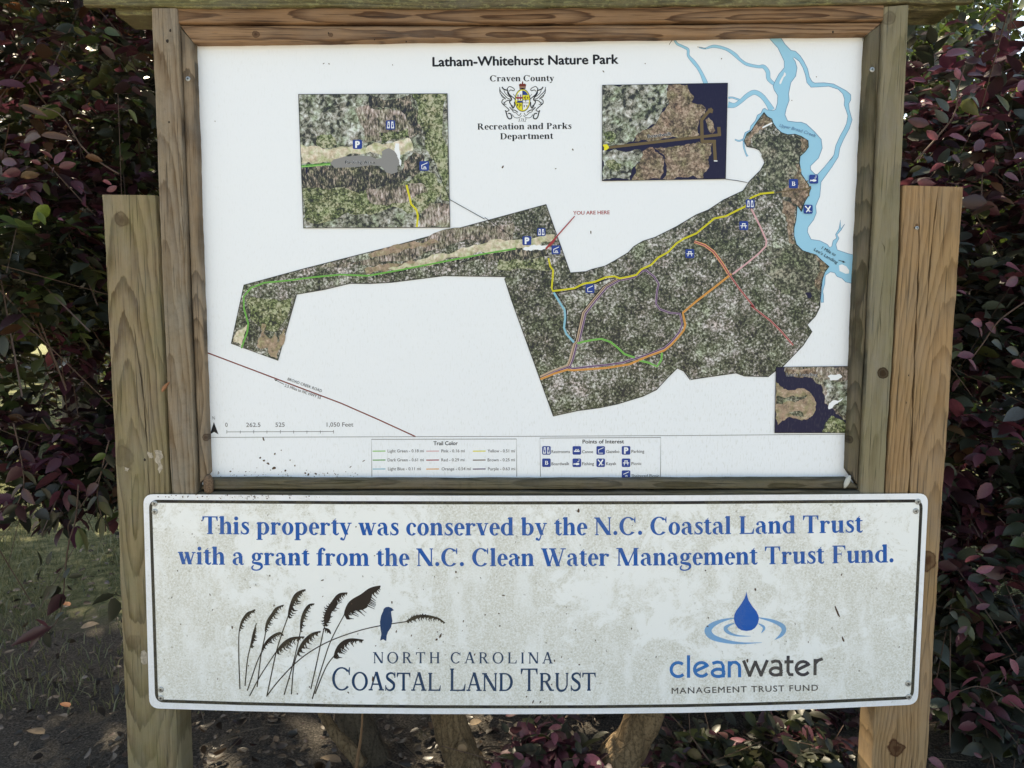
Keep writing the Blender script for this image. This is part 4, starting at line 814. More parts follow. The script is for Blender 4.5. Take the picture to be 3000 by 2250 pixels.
def screw(px, py, y, r, parent):
    c = P(px, py, y); n = 20; vs = []; fs = []
    for rr, dy in ((r, 0), (r, -.0010), (r*.72, -.0019), (r*.32, -.0022)): vs += [(c.x+rr*math.cos(6.2832*i/n), c.y+dy, c.z+rr*math.sin(6.2832*i/n)) for i in range(n)]
    for k in range(3): fs += [(k*n+i, k*n+(i+1) % n, (k+1)*n+(i+1) % n, (k+1)*n+i) for i in range(n)]
    fs.append(tuple(3*n+i for i in range(n)))
    o = mesh('screw', vs, fs, M_screw, parent); a = random.uniform(0, 1.5); q = Vector((math.cos(a), 0, math.sin(a))); p = Vector((-q.z, 0, q.x)); y2 = Vector((c.x, c.y-.00235, c.z)); vs = []; fs = []
    for j, (u, v) in enumerate(((q, p), (p, q))):
        b = len(vs); d = Vector((0, -.00004*j, 0)); vs += [y2+u*s1*r*.48+v*s2*r*.12+d for s1, s2 in ((-1, -1), (1, -1), (1, 1), (-1, 1))]; fs.append((b, b+1, b+2, b+3))
    mesh('recess', vs, fs, M_dark, o)
screw(2533, 116, -.0003, .0066, mapsign)
screw(551, 231, yM, .0055, kiosk); screw(2555, 204, yM, .0058, kiosk); screw(2686, 668, YF, .0045, kiosk)
# ------------------------------------------------------------------ grant sign on the two posts
YS = -.0415
low = empty('grant_sign', P(1560, 1770, YS)); tag(low, 'long grimy white metal sign with blue serif lettering screwed below the map', 'sign')
L_white = print_mat('sign_border_white', (.76, .79, .85), .25, True, .32)
L_face = print_mat('sign_face_grimy', (.80, .825, .835), .62, True, .45)
def link_(name, col, d=.24): return print_mat('sign_ink_'+name, col, d, True, .42)
L_blue = link_('blue', (.001, .092, .375), .2); L_blk = link_('black', (.016, .016, .018), .25); L_navy = link_('navy', (.006, .040, .110), .15); L_brn = link_('reed_black', (.022, .016, .014), .2); L_bird = link_('bird_blue', (.008, .040, .125))
L_drop = link_('drop_blue', (.002, .095, .420), .12); L_sw = link_('ripple_blue', (.165, .370, .640), .3); L_cl = link_('word_blue', (.004, .150, .460), .2); L_wd = link_('word_charcoal', (.040, .038, .052), .3)
def loop(tl, tr, br, bl, tops, bots, r):
    """closed outline with rounded corners through edge points"""
    def cor(c, a, b):
        out = []; va = Vector(a)-Vector(c); vb = Vector(b)-Vector(c); p = Vector(c)+va.normalized()*r; q = Vector(c)+vb.normalized()*r
        for i in range(7):
            t = i/6; out.append(tuple((1-t)**2*p+2*t*(1-t)*Vector(c)+t*t*q))
        return out
    return cor(tl, bl, tops[0])+tops+cor(tr, tops[-1], br)+cor(br, tr, bots[0])+bots+cor(bl, bots[-1], tl)
def dens(p0, ps, p1, n=10):
    return ps
outer = loop((419.5, 1448), (2720, 1445.5), (2688.5, 2064), (437.5, 2075), [(700, 1449.6), (1000, 1451.2), (1300, 1452), (1500, 1452.2), (1700, 1452), (2000, 1451), (2400, 1448.4)], [(2400, 2077), (2200, 2083.5), (2000, 2088.5), (1750, 2091.5), (1500, 2092.3), (1250, 2091.8), (1000, 2089.5), (700, 2083)], 30)
ring = loop((440.5, 1468.6), (2699.5, 1467.5), (2672.5, 2044), (459, 2053), [(700, 1470.6), (1000, 1472.6), (1500, 1473.4), (2000, 1472.6), (2400, 1469.6)], [(2400, 2056.5), (2200, 2062.8), (2000, 2067.5), (1750, 2070.4), (1500, 2071), (1250, 2070.4), (1000, 2067.8), (700, 2061)], 22)
n = len(outer); V = [P(a, b, YS) for a, b in outer]+[P(a, b, YS+.0022) for a, b in outer]
tri = tessellate_polygon([[Vector((v.x, v.z, 0)) for v in V[:n]]])
F = [t if (V[t[1]]-V[t[0]]).cross(V[t[2]]-V[t[0]]).y < 0 else (t[0], t[2], t[1]) for t in tri]+[(t[0]+n, t[2]+n, t[1]+n) for t in tri]+[(i, i+n, (i+1) % n+n, (i+1) % n) for i in range(n)]
mesh('plate', V, F, L_white, low)
def YL(k): return YS-.0003*k
mb = Mb(); mb.poly(ring, YL(1)); mb.build('printed_face', L_face, low)
mb = Mb(); mb.stroke(ring, YL(2), 9.0, closed=True); mb.build('border_line', L_blk, low)
serif('lettering', 'This property was conserved by the N.C. Coastal Land Trust', (593, 1564.5), (2528, 1560), 52, YL(2), L_blue, low, pm=(1560, 1568.5))
serif('lettering', 'with a grant from the N.C. Clean Water Management Trust Fund.', (521, 1653), (2618, 1647.5), 52, YL(2), L_blue, low, pm=(1570, 1658.5))
serif('lettering', 'NORTH CAROLINA', *K12((205, 980), (1370, 982)), 32.5, YL(2), L_navy, low, T=112, t=48, ser=30, track=190, words=True)
serif('lettering', 'Coastal Land Trust', (973, 2021.5), K12((1648, 1158))[0], 66, YL(2), L_navy, low, T=92, t=42, ser=30, track=-12, small=.80, words=True, pm=(1360, 2024.5))
reed = Mb()
def plume(sp, wd, teeth, side=1, seed=1, k=0):
    """a drooping seed head: spine with ragged tufts on one side"""
    sp = catmull([(a, b, 0) for a, b in sp], 8); sp = [(a, b) for a, b, _ in sp]; N = len(sp); r = random.Random(seed)
    w = [(a, b, 7+wd*.50*math.sin(math.pi*min(1, (i/(N-1))**.8))) for i, (a, b) in enumerate(sp)]
    reed.stroke([(a, b, c*.30741) for a, b, c in [(x, y, c) for (x, y), c in zip(KR(*sp), [q[2] for q in w])]], YL(2.2)-k*4e-6)
    for i in range(teeth):
        f = (i+.5)/teeth; j = min(N-2, max(1, int(f*(N-1)))); dx, dy = sp[j+1][0]-sp[j-1][0], sp[j+1][1]-sp[j-1][1]; l = math.hypot(dx, dy) or 1
        nx, ny = -dy/l*side, dx/l*side; ln = wd*1.12*r.uniform(.55, 1.15)*math.sin(math.pi*(.12+.8*f)); b = -.45
        x, y = sp[j]; q = [(x, y), (x+(nx*.6+dx/l*b)*ln, y+(ny*.6+dy/l*b)*ln), (x+(nx+dx/l*b*.4)*ln, y+(ny+dy/l*b*.4)*ln+ln*.12)]
        q = KR(*q); reed.stroke([(q[0][0], q[0][1], 4.4), (q[1][0], q[1][1], 3.6), (q[2][0], q[2][1], 1.0)], YL(2.4)-(k*20+i)*2e-6)
def stemr(pts, w0=11, w1=9, k=0):
    c = catmull([(a, b, lerp(w0, w1, i/(len(pts)-1))) for i, (a, b) in enumerate(pts)], 6); reed.stroke([(a, b, w*.30741) for (a, b), (_, _, w) in zip(KR(*[(q[0], q[1]) for q in c]), c)], YL(2.6)-k*6e-6)
stems = [((140, 1070), (130, 820), (128, 600), (135, 500)), ((188, 1040), (210, 800), (240, 660), (265, 540), (297, 442)), ((303, 1050), (340, 750), (375, 580), (388, 500)), ((210, 1085), (300, 820), (360, 690)), ((395, 1142), (480, 740), (540, 540), (600, 370), (630, 260)), ((232, 1135), (330, 950), (480, 720)), ((560, 1125), (640, 850), (700, 600), (722, 480)), ((630, 1120), (650, 870), (682, 740)),
         ((400, 1130), (500, 1000), (650, 840), (800, 720), (1000, 610), (1250, 520), (1480, 465), (1760, 422)), ((815, 1070), (880, 780), (930, 540), (955, 450)), ((828, 1165), (930, 830), (1010, 600), (1140, 350)), ((855, 1115), (960, 860), (1050, 740))]
for i, s in enumerate(stems): stemr(s, k=i)
plumes = [(((135, 510), (160, 430), (210, 355), (255, 330), (285, 310)), 42, 12, 1), (((245, 670), (262, 600), (275, 540), (290, 480)), 34, 10, 1), (((380, 520), (405, 430), (450, 360), (490, 300), (560, 268)), 52, 14, 1), (((345, 710), (390, 630), (450, 570), (520, 535), (555, 562)), 44, 14, 1), (((600, 385), (625, 290), (665, 190), (710, 145), (765, 120)), 62, 18, 1), (((490, 715), (560, 640), (640, 590), (755, 572)), 66, 15, 1), (((718, 520), (730, 420), (760, 330), (800, 272), (850, 257)), 52, 12, 1), (((685, 740), (740, 640), (820, 555), (910, 518)), 64, 15, 1),
          (((1735, 428), (1800, 385), (1900, 375), (2020, 395), (2095, 440)), 42, 20, 1), (((1735, 428), (1790, 400), (1880, 372), (1960, 380)), 34, 12, -1), (((950, 465), (975, 340), (1040, 230), (1090, 170), (1165, 152)), 66, 20, 1), (((950, 465), (960, 370), (1000, 290), (1040, 240)), 52, 12, -1), (((1135, 365), (1200, 262), (1310, 195), (1390, 125), (1480, 86)), 128, 32, 1), (((1035, 770), (1090, 665), (1180, 605), (1320, 603)), 74, 18, 1), (((945, 490), (985, 510), (1005, 545)), 30, 6, 1)]
for i, (s, wd, tn, sd) in enumerate(plumes): plume(s, wd, tn, sd, i+1, i)
reed.poly(KR((1140, 360), (1200, 262), (1310, 195), (1390, 125), (1430, 105), (1390, 180), (1385, 230), (1350, 255), (1355, 290), (1310, 315), (1250, 320), (1200, 335), (1160, 345)), YL(2.15))
reed.poly(KR((945, 440), (940, 380), (960, 320), (1010, 270), (1050, 230), (1075, 250), (1050, 300), (1010, 340), (1000, 400), (975, 445)), YL(2.12))
reed.build('reed_emblem', L_brn, low)
mb = Mb(); mb.poly(KR((1510, 305), (1530, 289), (1555, 285), (1585, 296), (1607, 318), (1580, 328), (1582, 355), (1592, 420), (1580, 480), (1550, 525), (1538, 560), (1533, 613), (1505, 595), (1475, 608), (1488, 545), (1480, 500), (1474, 430), (1485, 370), (1503, 330)), YL(3)); mb.build('bird_emblem', L_bird, low)
mb = Mb(); mb.poly(KW((1058, 120), (1066, 170), (1080, 215), (1120, 280), (1165, 335), (1188, 385), (1192, 420), (1180, 470), (1150, 515), (1110, 540), (1058, 548), (1005, 540), (965, 515), (935, 470), (922, 420), (928, 370), (950, 325), (995, 265), (1035, 200), (1050, 160)), YL(3)); mb.build('water_drop_emblem', L_drop, low)
mb = Mb()
for i, s in enumerate((((925, 410, 8), (850, 422, 22), (760, 448, 38), (680, 492, 58), (642, 550, 76), (700, 618, 62), (860, 664, 38), (1020, 680, 20), (1225, 673, 3)), ((1190, 404, 9), (1340, 440, 34), (1440, 490, 48), (1462, 540, 50), (1430, 595, 36), (1362, 643, 3)), ((928, 464, 8), (865, 488, 26), (832, 522, 44), (865, 565, 34), (960, 598, 18), (1105, 605, 3)), ((1186, 468, 8), (1238, 498, 26), (1246, 528, 26), (1216, 572, 3)))):
    mb.stroke([(a, b, c*.27125) for a, b, c in KW(*s)], YL(2)-i*1e-5, smooth=True)
mb.build('ripple_emblem', L_sw, low)
# the rounded word mark, drawn with strokes of even width
def word(letters, name, mat, x0, base, xh, wd):
    m = Mb(); c = [0]
    def s(*q): c[0] += 1; m.stroke(KW(*q), YL(2)-c[0]*1.2e-5, wd*.27125)
    def arc(cx, cy, rx, ry, a0, a1, n=14): s(*[(cx+rx*math.cos(R(a0+(a1-a0)*i/n)), cy-ry*math.sin(R(a0+(a1-a0)*i/n))) for i in range(n+1)])
    letters(s, arc); m.build(name, mat, low)
def w_clean(s, arc):
    arc(320, 965, 76, 76, 48, 318); s((432, 810), (432, 1053))
    arc(572, 963, 76, 74, 22, 325); s((500, 985), (640, 918))
    arc(752, 1000, 66, 40, 0, 360); s((690, 898), (740, 884), (785, 890), (806, 925), (808, 1050)); s((872, 874), (872, 1050)); s((872, 925), (905, 888), (945, 886), (978, 915), (984, 950), (984, 1048))
def w_water(s, arc):
    s((1026, 866), (1096, 1040)); s((1088, 1040), (1158, 872)); s((1150, 872), (1220, 1036)); s((1210, 1036), (1284, 862)); arc(1375, 985, 62, 40, 0, 360); s((1325, 885), (1370, 872), (1410, 878), (1428, 910), (1430, 1036))
    s((1508, 815), (1506, 985), (1522, 1018), (1565, 1020)); s((1468, 882), (1566, 880)); arc(1668, 950, 74, 72, 22, 325); s((1598, 972), (1735, 905)); s((1800, 850), (1798, 1026)); s((1800, 900), (1830, 866), (1882, 848))
word(w_clean, 'lettering', L_cl, 0, 0, 0, 34); word(w_water, 'lettering', L_wd, 0, 0, 0, 34)
sans('lettering', 'MANAGEMENT TRUST FUND', *KW((250, 1226), (1832, 1192)), 17.3, YL(2), L_wd, low, .012, 1.16)
for x, y in ((453, 1475), (453.5, 1499), (2689, 1469.5), (2683, 1497), (471.5, 2020), (471.5, 2045), (2660.5, 2002.5), (2662.5, 2041)): screw(x, y, YL(2.5), .0072, low)
mb = Mb(); rs = random.Random(11)
for i in range(90):
    speck(mb, rs.uniform(480, 2650), rs.uniform(1490, 2040), rs.uniform(.8, 2.6), rs.uniform(1, 4.5), YL(3.2), rs.uniform(-.6, .6), rs)
for x, y, rx, ry, a in ((1290, 1863, 3, 10, .5), (1279, 1874, 3, 5, .9), (2453, 1792, 3.5, 20, -.4), (2470, 1873, 3, 10, -.4), (1695, 1497, 4, 7, 0), (1543, 2041, 2, 3, 0), (1562, 2056, 2, 5, .4), (1583, 2057, 2, 5, .6), (2213, 1727, 3, 5, 0), (680, 1838, 3, 6, 0), (945, 1700, 5, 2, -.3), (1092, 1990, 4, 8, 0), (2190, 1936, 4, 6, 0), (2073, 1835, 4, 2, .3), (2300, 1630, 2, 4, 0), (1161, 1850, 2, 5, .3), (1205, 1862, 2, 4, .3), (1475, 1744, 5, 2, 0)):
    speck(mb, x, y, rx, ry, YL(3.2), a, rs)
for i in range(60): speck(mb, rs.gauss(680, 170), rs.gauss(1455, 4), rs.uniform(.8, 2.4), rs.uniform(.7, 2), YL(3.2), 0, rs)
mb.build('debris', M_crumb, low)['kind'] = 'stuff'
# cocoon and wedged dead leaf
def blob(name, c, rad, stretch, mat, parent=None, seed=1, seg=12):
    bm = bmesh.new(); bmesh.ops.create_uvsphere(bm, u_segments=seg, v_segments=8, radius=1); r = random.Random(seed)
    for v in bm.verts: v.co = Vector((v.co.x*stretch[0], v.co.y*stretch[1], v.co.z*stretch[2]))*rad*r.uniform(.9, 1.1)
    me = bpy.data.meshes.new(name); bm.to_mesh(me); bm.free(); me.polygons.foreach_set('use_smooth', [True]*len(me.polygons))
    o = link(name, me, mat); o.location = c
    if parent: o.parent = parent
    return o
co = blob('cocoon', P(2482, 1411, -.03), .009, (.75, .6, 1.9), plain('cocoon_silk', (.50, .50, .46), .8)); co.rotation_euler = (0, R(20), 0); tag(co, 'small pale cocoon in the lower right corner of the map frame', 'cocoon')
wb = blob('web_clump', P(611, 1420, -.03), .013, (1.0, .6, 2.0), plain('web_dust', (.13, .085, .055), .95, 0, .6, 300), seed=5); tag(wb, 'brown clump of spider web and debris in the lower left frame corner', 'spider web')
# ------------------------------------------------------------------ ground
n = Nd('lawn_and_bare_soil')
a = n.noise(n.pos, .55, 6, .62); b = n.noise(n.pos, 14, 8, .75); c3 = n.noise(n.pos, 130, 4, .7)
soil = n.ramp(c3, [(.3, (.014, .012, .010)), (.52, (.070, .062, .054)), (.72, (.185, .162, .142))])
turf = n.ramp(b, [(.32, (.030, .036, .016)), (.5, (.120, .130, .062)), (.66, (.28, .26, .14))])
x_, y_, z_ = n.sep(n.pos)
near = n.math('ADD', n.math('MULTIPLY', n.math('SUBTRACT', 2.0, y_), .22), n.math('MULTIPLY', a, 1.0))
n_mask = n.ramp(n.math('ADD', near, n.math('MULTIPLY', n.math('SUBTRACT', b, .5), .5)), [(.46, 0.0), (.66, 1.0)])
gc = n.mix(n_mask, turf, soil)
n.bump(n.math('ADD', b, n.math('MULTIPLY', c3, .5)), .9, .03)
M_ground = n.fin(gc, .95, .15)
gv = []; gf = []; xs = [-120, -60, -30, -15, -8]+[-6+.15*i for i in range(81)]+[8, 15, 30, 60, 120]; ys = [-60, -30, -12, -6, -3, -1]+[-.6+.15*i for i in range(70)]+[11, 14, 20, 30, 50, 80, 160]
r = random.Random(2)
for y in ys:
    for x in xs: gv.append((x, y, r.uniform(-.012, .012)+.02*math.sin(x*1.3+y*.7) if abs(x) < 6.5 and -.7 < y < 10 else 0))
W_ = len(xs)
for j in range(len(ys)-1):
    for i in range(W_-1): gf.append((j*W_+i, j*W_+i+1, (j+1)*W_+i+1, (j+1)*W_+i))
g = mesh('ground', gv, gf, M_ground, smooth=True); g['kind'] = 'structure'

n = Nd('pale_bounce_gravel'); v = n.voro(n.pos, 60); b = n.noise(n.pos, 2, 5, .6)
c = n.mix(n.ramp(v, [(.1, 0.0), (.7, 1.0)]), (.55, .50, .43), (.34, .31, .26)); c = n.mix(n.ramp(b, [(.4, 0.0), (.7, .5)]), c, (.20, .18, .14)); n.bump(v, .6, .01)
pa = mesh('added_bounce_path', [(-14, -11, .016), (14, -11, .016), (14, -.7, .016), (6, -.55, .016), (0, -.62, .016), (-6, -.5, .016), (-14, -.7, .016)], [tuple(range(7))], n.fin(c, .9, .2)); pa['kind'] = 'structure'  # unseen gravel strip, added to bounce warm sunlight up onto the signs

# ------------------------------------------------------------------ foliage
def leaf_mat(name, attr=False, col=(.05, .06, .03), trans=.25, rough=.42):
    n = Nd(name)
    if attr:
        at = n.t.nodes.new('ShaderNodeAttribute'); at.attribute_name = 'leafcol'; c = at.outputs['Color']
    else:
        oi = n.t.nodes.new('ShaderNodeObjectInfo')
        c = n.mix(oi.outputs['Random'], tuple(q*.62 for q in col), tuple(q*1.35 for q in col))
    v = n.noise(n.pos, 160, 4, .6)
    c = n.mix(n.ramp(v, [(.35, .0), (.7, .35)]), c, (.035, .022, .014))
    n.fin(c, rough, .5)
    tr = n.t.nodes.new('ShaderNodeBsdfTranslucent'); mx = n.t.nodes.new('ShaderNodeMixShader'); mx.inputs[0].default_value = trans
    n.put(tr.inputs[0], c); n.t.links.new(n.b.outputs[0], mx.inputs[1]); n.t.links.new(tr.outputs[0], mx.inputs[2]); n.t.links.new(mx.outputs[0], n.out.inputs[0])
    n.bump(v, .2, .0006)
    return n.m
M_leafattr = leaf_mat('mixed_foliage', True)
# pointed oval leaf, folded along the midrib and curling at the tip: 11 vertices
LV = []; LF = []
prof = [(0, 0), (.16, .20), (.40, .27), (.68, .21), (.88, .09)]
for i, (t, h) in enumerate(prof):
    z = -.10*t*t+.03*t
    if i == 0: LV.append((0, 0, 0))
    else: LV += [(-h, t, z+h*.30), (0, t, z), (h, t, z+h*.30)]
LV.append((0, 1, -.10))
LF = [(0, 2, 1), (0, 3, 2)]
for k in range(3):
    b = 1+3*k; LF += [(b, b+1, b+4, b+3), (b+1, b+2, b+5, b+4)]
LF += [(10, 11, 13), (11, 12, 13)]
LVn = np.array(LV); 
def frames(d, roll):
    """rotation matrices whose y axis follows d"""
    d = d/np.linalg.norm(d, axis=1, keepdims=True); up = np.tile([0, 0, 1.0], (len(d), 1)); x = np.cross(d, up); x /= (np.linalg.norm(x, axis=1, keepdims=True)+1e-6); z = np.cross(x, d)
    cr, sr = np.cos(roll)[:, None], np.sin(roll)[:, None]
    x2 = x*cr+z*sr; z2 = -x*sr+z*cr
    return np.stack([x2, d, z2], axis=2)
def leaf_cloud(name, pos, d, roll, size, cols, parent, wide=1.0):
    N = len(pos); M = frames(d, roll); base = LVn*np.array([wide, 1, 1])
    V = np.einsum('nij,kj->nki', M, base)*size[:, None, None]+pos[:, None, :]
    nv = len(LVn); me = bpy.data.meshes.new(name); me.vertices.add(N*nv); me.vertices.foreach_set('co', V.astype(np.float32).ravel())
    tot = [len(f) for f in LF]; fl = np.array([i for f in LF for i in f]); nl = len(fl)
    me.loops.add(N*nl); me.loops.foreach_set('vertex_index', (np.tile(fl, (N, 1))+np.arange(N)[:, None]*nv).ravel().astype(np.int32))
    me.polygons.add(N*len(LF)); st = np.cumsum([0]+tot[:-1]); me.polygons.foreach_set('loop_start', (np.tile(st, (N, 1))+np.arange(N)[:, None]*nl).ravel().astype(np.int32))
    at = me.color_attributes.new('leafcol', 'FLOAT_COLOR', 'POINT')
    c = np.ones((N, nv, 4), np.float32); c[:, :, :3] = cols[:, None, :]; at.data.foreach_set('color', c.ravel())
    me.update(calc_edges=True); me.polygons.foreach_set('use_smooth', [True]*len(me.polygons))
    o = link(name, me, M_leafattr, parent); o['kind'] = 'stuff'; return o
PAL = {'burgundy': (.120, .036, .054), 'wine': (.056, .022, .030), 'rose': (.215, .065, .095), 'dark': (.030, .036, .022), 'olive': (.062, .070, .022), 'green': (.070, .110, .030), 'bronze': (.105, .048, .024), 'slate': (.060, .075, .064), 'lime': (.17, .24, .04), 'tan': (.24, .16, .09)}
LM = {k: leaf_mat('leaf_'+k, False, v) for k, v in PAL.items()}
LMESH = {}
for k in PAL:
    me = bpy.data.meshes.new('leaf_'+k); me.from_pydata(LV, [], LF); me.materials.append(LM[k]); me.polygons.foreach_set('use_smooth', [True]*len(me.polygons)); LMESH[k] = me
def bark(name, a, b, sc=18):
    n = Nd(name); v = n.noise(n.map(n.pos, (0, 0, 0), (1, 1, .35)), sc, 8, .7, .5); f = n.noise(n.pos, 120, 4, .7)
    c = n.mix(n.ramp(v, [(.36, 0.0), (.60, 1.0)]), a, b); c = n.mix(n.ramp(f, [(.48, 0.0), (.66, .7)]), c, tuple(q*.4 for q in a)); ck = n.voro(n.map(n.pos, (0, 0, 0), (1, 1, .25)), sc*2.2, 'DISTANCE_TO_EDGE'); c = n.mix(n.ramp(ck, [(.0, .5), (.05, 0.0)]), c, tuple(q*.4 for q in a))
    n.bump(n.math('ADD', n.math('ADD', v, n.math('MULTIPLY', f, .4)), n.ramp(ck, [(.0, 0.0), (.10, .25)])), 1.0, .012); return n.fin(c, .85, .25)
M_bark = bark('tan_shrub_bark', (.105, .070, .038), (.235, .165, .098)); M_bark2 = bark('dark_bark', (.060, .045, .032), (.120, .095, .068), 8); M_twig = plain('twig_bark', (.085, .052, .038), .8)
def tube(name, pts, mat, parent=None, seg=8, knob=0.0, seed=1):
    """tapered limb; pts = (x, y, z, radius)"""
    p = catmull(pts, 5) if len(pts) > 2 else pts; r = random.Random(seed); vs = []; fs = []; N = len(p)
    for i, q in enumerate(p):
        a = Vector(p[max(i-1, 0)][:3]); b = Vector(p[min(i+1, N-1)][:3]); d = (b-a).normalized(); u = d.cross(Vector((.3, 1, .1))).normalized(); w = d.cross(u)
        for k in range(seg):
            t = 6.2832*k/seg; rr = q[3]*(1+knob*r.uniform(-1, 1)); vs.append(Vector(q[:3])+u*math.cos(t)*rr+w*math.sin(t)*rr)
    for i in range(N-1):
        for k in range(seg): fs.append((i*seg+k, i*seg+(k+1) % seg, (i+1)*seg+(k+1) % seg, (i+1)*seg+k))
    fs += [tuple(reversed(range(seg))), tuple((N-1)*seg+k for k in range(seg))]
    o = mesh(name, vs, fs, mat, parent, True); return o
def pick(keys, ws, n, r=rng):
    ws = np.array(ws, float); return r.choice(len(keys), n, p=ws/ws.sum())
def shrub(label, cx, cy, blobs, ntot, keys, ws, stems, lsize=(.042, .082), seed=1, nind=300, grp='loropetalum shrubs growing behind the notice board'):
    """blobs: (x, y, z, rx, ry, rz, weight). Leaves sit on twigs; the nearest 300 in view are parts of their own"""
    r = np.random.default_rng(seed); root = empty('leafy_shrub', (cx, cy, 0)); tag(root, label, 'shrub', grp)
    W = np.array([b[6] for b in blobs], float); W /= W.sum(); POS = []; D = []; KC = []; tw = Mb()
    per = 9; nt_ = ntot//per
    bi = r.choice(len(blobs), nt_, p=W)
    for t in range(nt_):
        b = blobs[bi[t]]; v = r.normal(size=3); v /= np.linalg.norm(v); rad = r.uniform(.25, 1)**(1/2.2); p0 = np.array(b[:3])+v*rad*np.array(b[3:6])
        dirn = v*np.array([1, .8, .4])+r.normal(size=3)*.55+np.array([0, -.25, -.05]); dirn /= np.linalg.norm(dirn); L = r.uniform(.12, .26)
        s_ = math.sin(3.7*p0[0]+1.3*p0[1]+1)*math.sin(4.9*p0[2]+2.1*p0[0])+.45*math.sin(11*p0[0]+9*p0[2]); wk = [q*(2.1 if (k in ('burgundy', 'wine', 'rose', 'bronze')) == (s_ > 0) else .45) for k, q in zip(keys, ws)]; ck = pick(keys, wk, 1, r)[0]
        for j in range(per):
            f = (j+.5)/per; q = p0+dirn*L*(f-.5)+np.array([0, 0, -.05*f*f]); s = -1 if j % 2 else 1
            side = np.cross(dirn, [0, 0, 1]); side /= np.linalg.norm(side)+1e-6
            POS.append(q); D.append(dirn*.7+side*s*.8+r.normal(size=3)*.28+np.array([0, 0, -.12])); KC.append(ck if r.random() < .72 else pick(keys, ws, 1, r)[0])
    POS = np.array(POS); D = np.array(D); KC = np.array(KC)
    ok = POS[:, 2] > .06; ok &= ~((POS[:, 1] < .17) & (np.abs(POS[:, 0]) < 1.30)); ok &= POS[:, 1] > .02
    POS, D, KC = POS[ok], D[ok], KC[ok]; N = len(POS)
    size = lsize[0]*.72+(lsize[1]*1.05-lsize[0]*.72)*r.beta(2.0, 2.4, N); roll = r.normal(0, .55, N)
    cols = np.array([PAL[k] for k in keys])[KC]*r.uniform(.55, 1.45, (N, 1))*r.uniform(.88, 1.12, (N, 3))
    # which leaves show largest from the camera
    Rm = np.array(ROT); rel = (POS-np.array(CAMLOC))@Rm; dep = -rel[:, 2]; px = 1500+FPX*rel[:, 0]/dep; py = 1125-FPX*rel[:, 1]/dep
    vis = (px > 0) & (px < 3000) & (py > 0) & (py < 2250) & ~((px > 300) & (px < 2800) & (py < 2060) & (py > 20))
    vis &= ~((px > 440) & (px < 2660) & (py < 2060)); score = np.where(vis, dep, 99+dep); order = np.argsort(score); ind = order[:nind]; mask = np.ones(N, bool); mask[ind] = False
    leaf_cloud('foliage', POS[mask], D[mask], roll[mask], size[mask], cols[mask].astype(np.float32), root)
    M = frames(D[ind], roll[ind])
    for j, i in enumerate(ind):
        o = bpy.data.objects.new('leaf', LMESH[keys[KC[i]]]); COL.objects.link(o); o.parent = root; o.matrix_parent_inverse = Matrix.Translation(-root.location)
        m = Matrix([list(M[j][0]), list(M[j][1]), list(M[j][2])]).to_4x4(); o.matrix_basis = Matrix.Translation(Vector(POS[i]))@m@Matrix.Scale(float(size[i]), 4)
    for k, (pts, mt) in enumerate(stems): tube('stem', pts, mt, root, 9, .05, seed+k)
    # thin twigs through the crown
    vs = []; fs = []; rr = random.Random(seed)
    for i in range(len(POS)//22):
        a = POS[i*22]; b = a+r.normal(size=3)*.16+np.array([0, 0, -.05]); w = rr.uniform(.0010, .0026); k = len(vs)
        for q in (a, b):
            for t in range(3): vs.append((q[0]+w*math.cos(t*2.09), q[1]+w*math.sin(t*2.09), q[2]+w*.5*math.cos(t)))
        fs += [(k, k+1, k+4, k+3), (k+1, k+2, k+5, k+4), (k+2, k, k+3, k+5)]
    tws = mesh('twigs', vs, fs, M_twig, root); tws['kind'] = 'stuff'
    return root
def px3(px, py, y): p = P(px, py, y); return (p.x, p.y, p.z)
# left shrub
X = lambda px, py, y: list(px3(px, py, y))
bl = [X(150, 250, 1.1)+[.85, .55, .55, 5], X(150, 700, 1.0)+[.62, .50, .48, 5], X(130, 1080, 1.1)+[.55, .45, .34, 2.6], X(330, 60, .9)+[.6, .45, .4, 2.6], X(60, 720, .55)+[.34, .22, .26, 1.6], X(-200, 500, 1.2)+[.7, .6, .9, 2.5], X(300, 1290, 1.0)+[.30, .28, .20, .8], X(60, 1400, .8)+[.26, .22, .16, .7], X(280, 1360, .75)+[.20, .18, .15, .5], X(700, -250, 1.1)+[1.3, .6, .5, 3]]
shrub('tall shrub of dark green and wine red leaves left of the notice board', -1.35, 1.2, bl, 15000, ['dark', 'wine', 'olive', 'burgundy', 'bronze', 'green'], [6, 2.6, 5, 1.8, .7, 1.2],
      [([(-1.45, 1.5, 0, .035), (-1.5, 1.35, .7, .03), (-1.35, 1.2, 1.4, .022), (-1.2, 1.0, 2.2, .010)], M_bark2), ([(-1.5, 1.6, 0, .03), (-1.75, 1.4, .9, .024), (-1.9, 1.2, 1.8, .012)], M_bark2)], seed=3, lsize=(.046, .090))
br = [X(2850, 650, .9)+[.55, .45, .62, 6], X(2900, 1150, .95)+[.55, .40, .5, 5], X(2930, 1650, .85)+[.42, .36, .40, 4], X(3150, 900, .9)+[.5, .5, 1.0, 3.2], X(2800, 300, 1.3)+[.6, .40, .35, 1.7], X(2950, 1950, .8)+[.26, .25, .22, 1.4], X(2850, 2200, .75)+[.22, .2, .12, .6], X(2900, 2010, .6)+[.20, .14, .12, 1.0], X(2790, 1720, .65)+[.14, .12, .12, .6]]
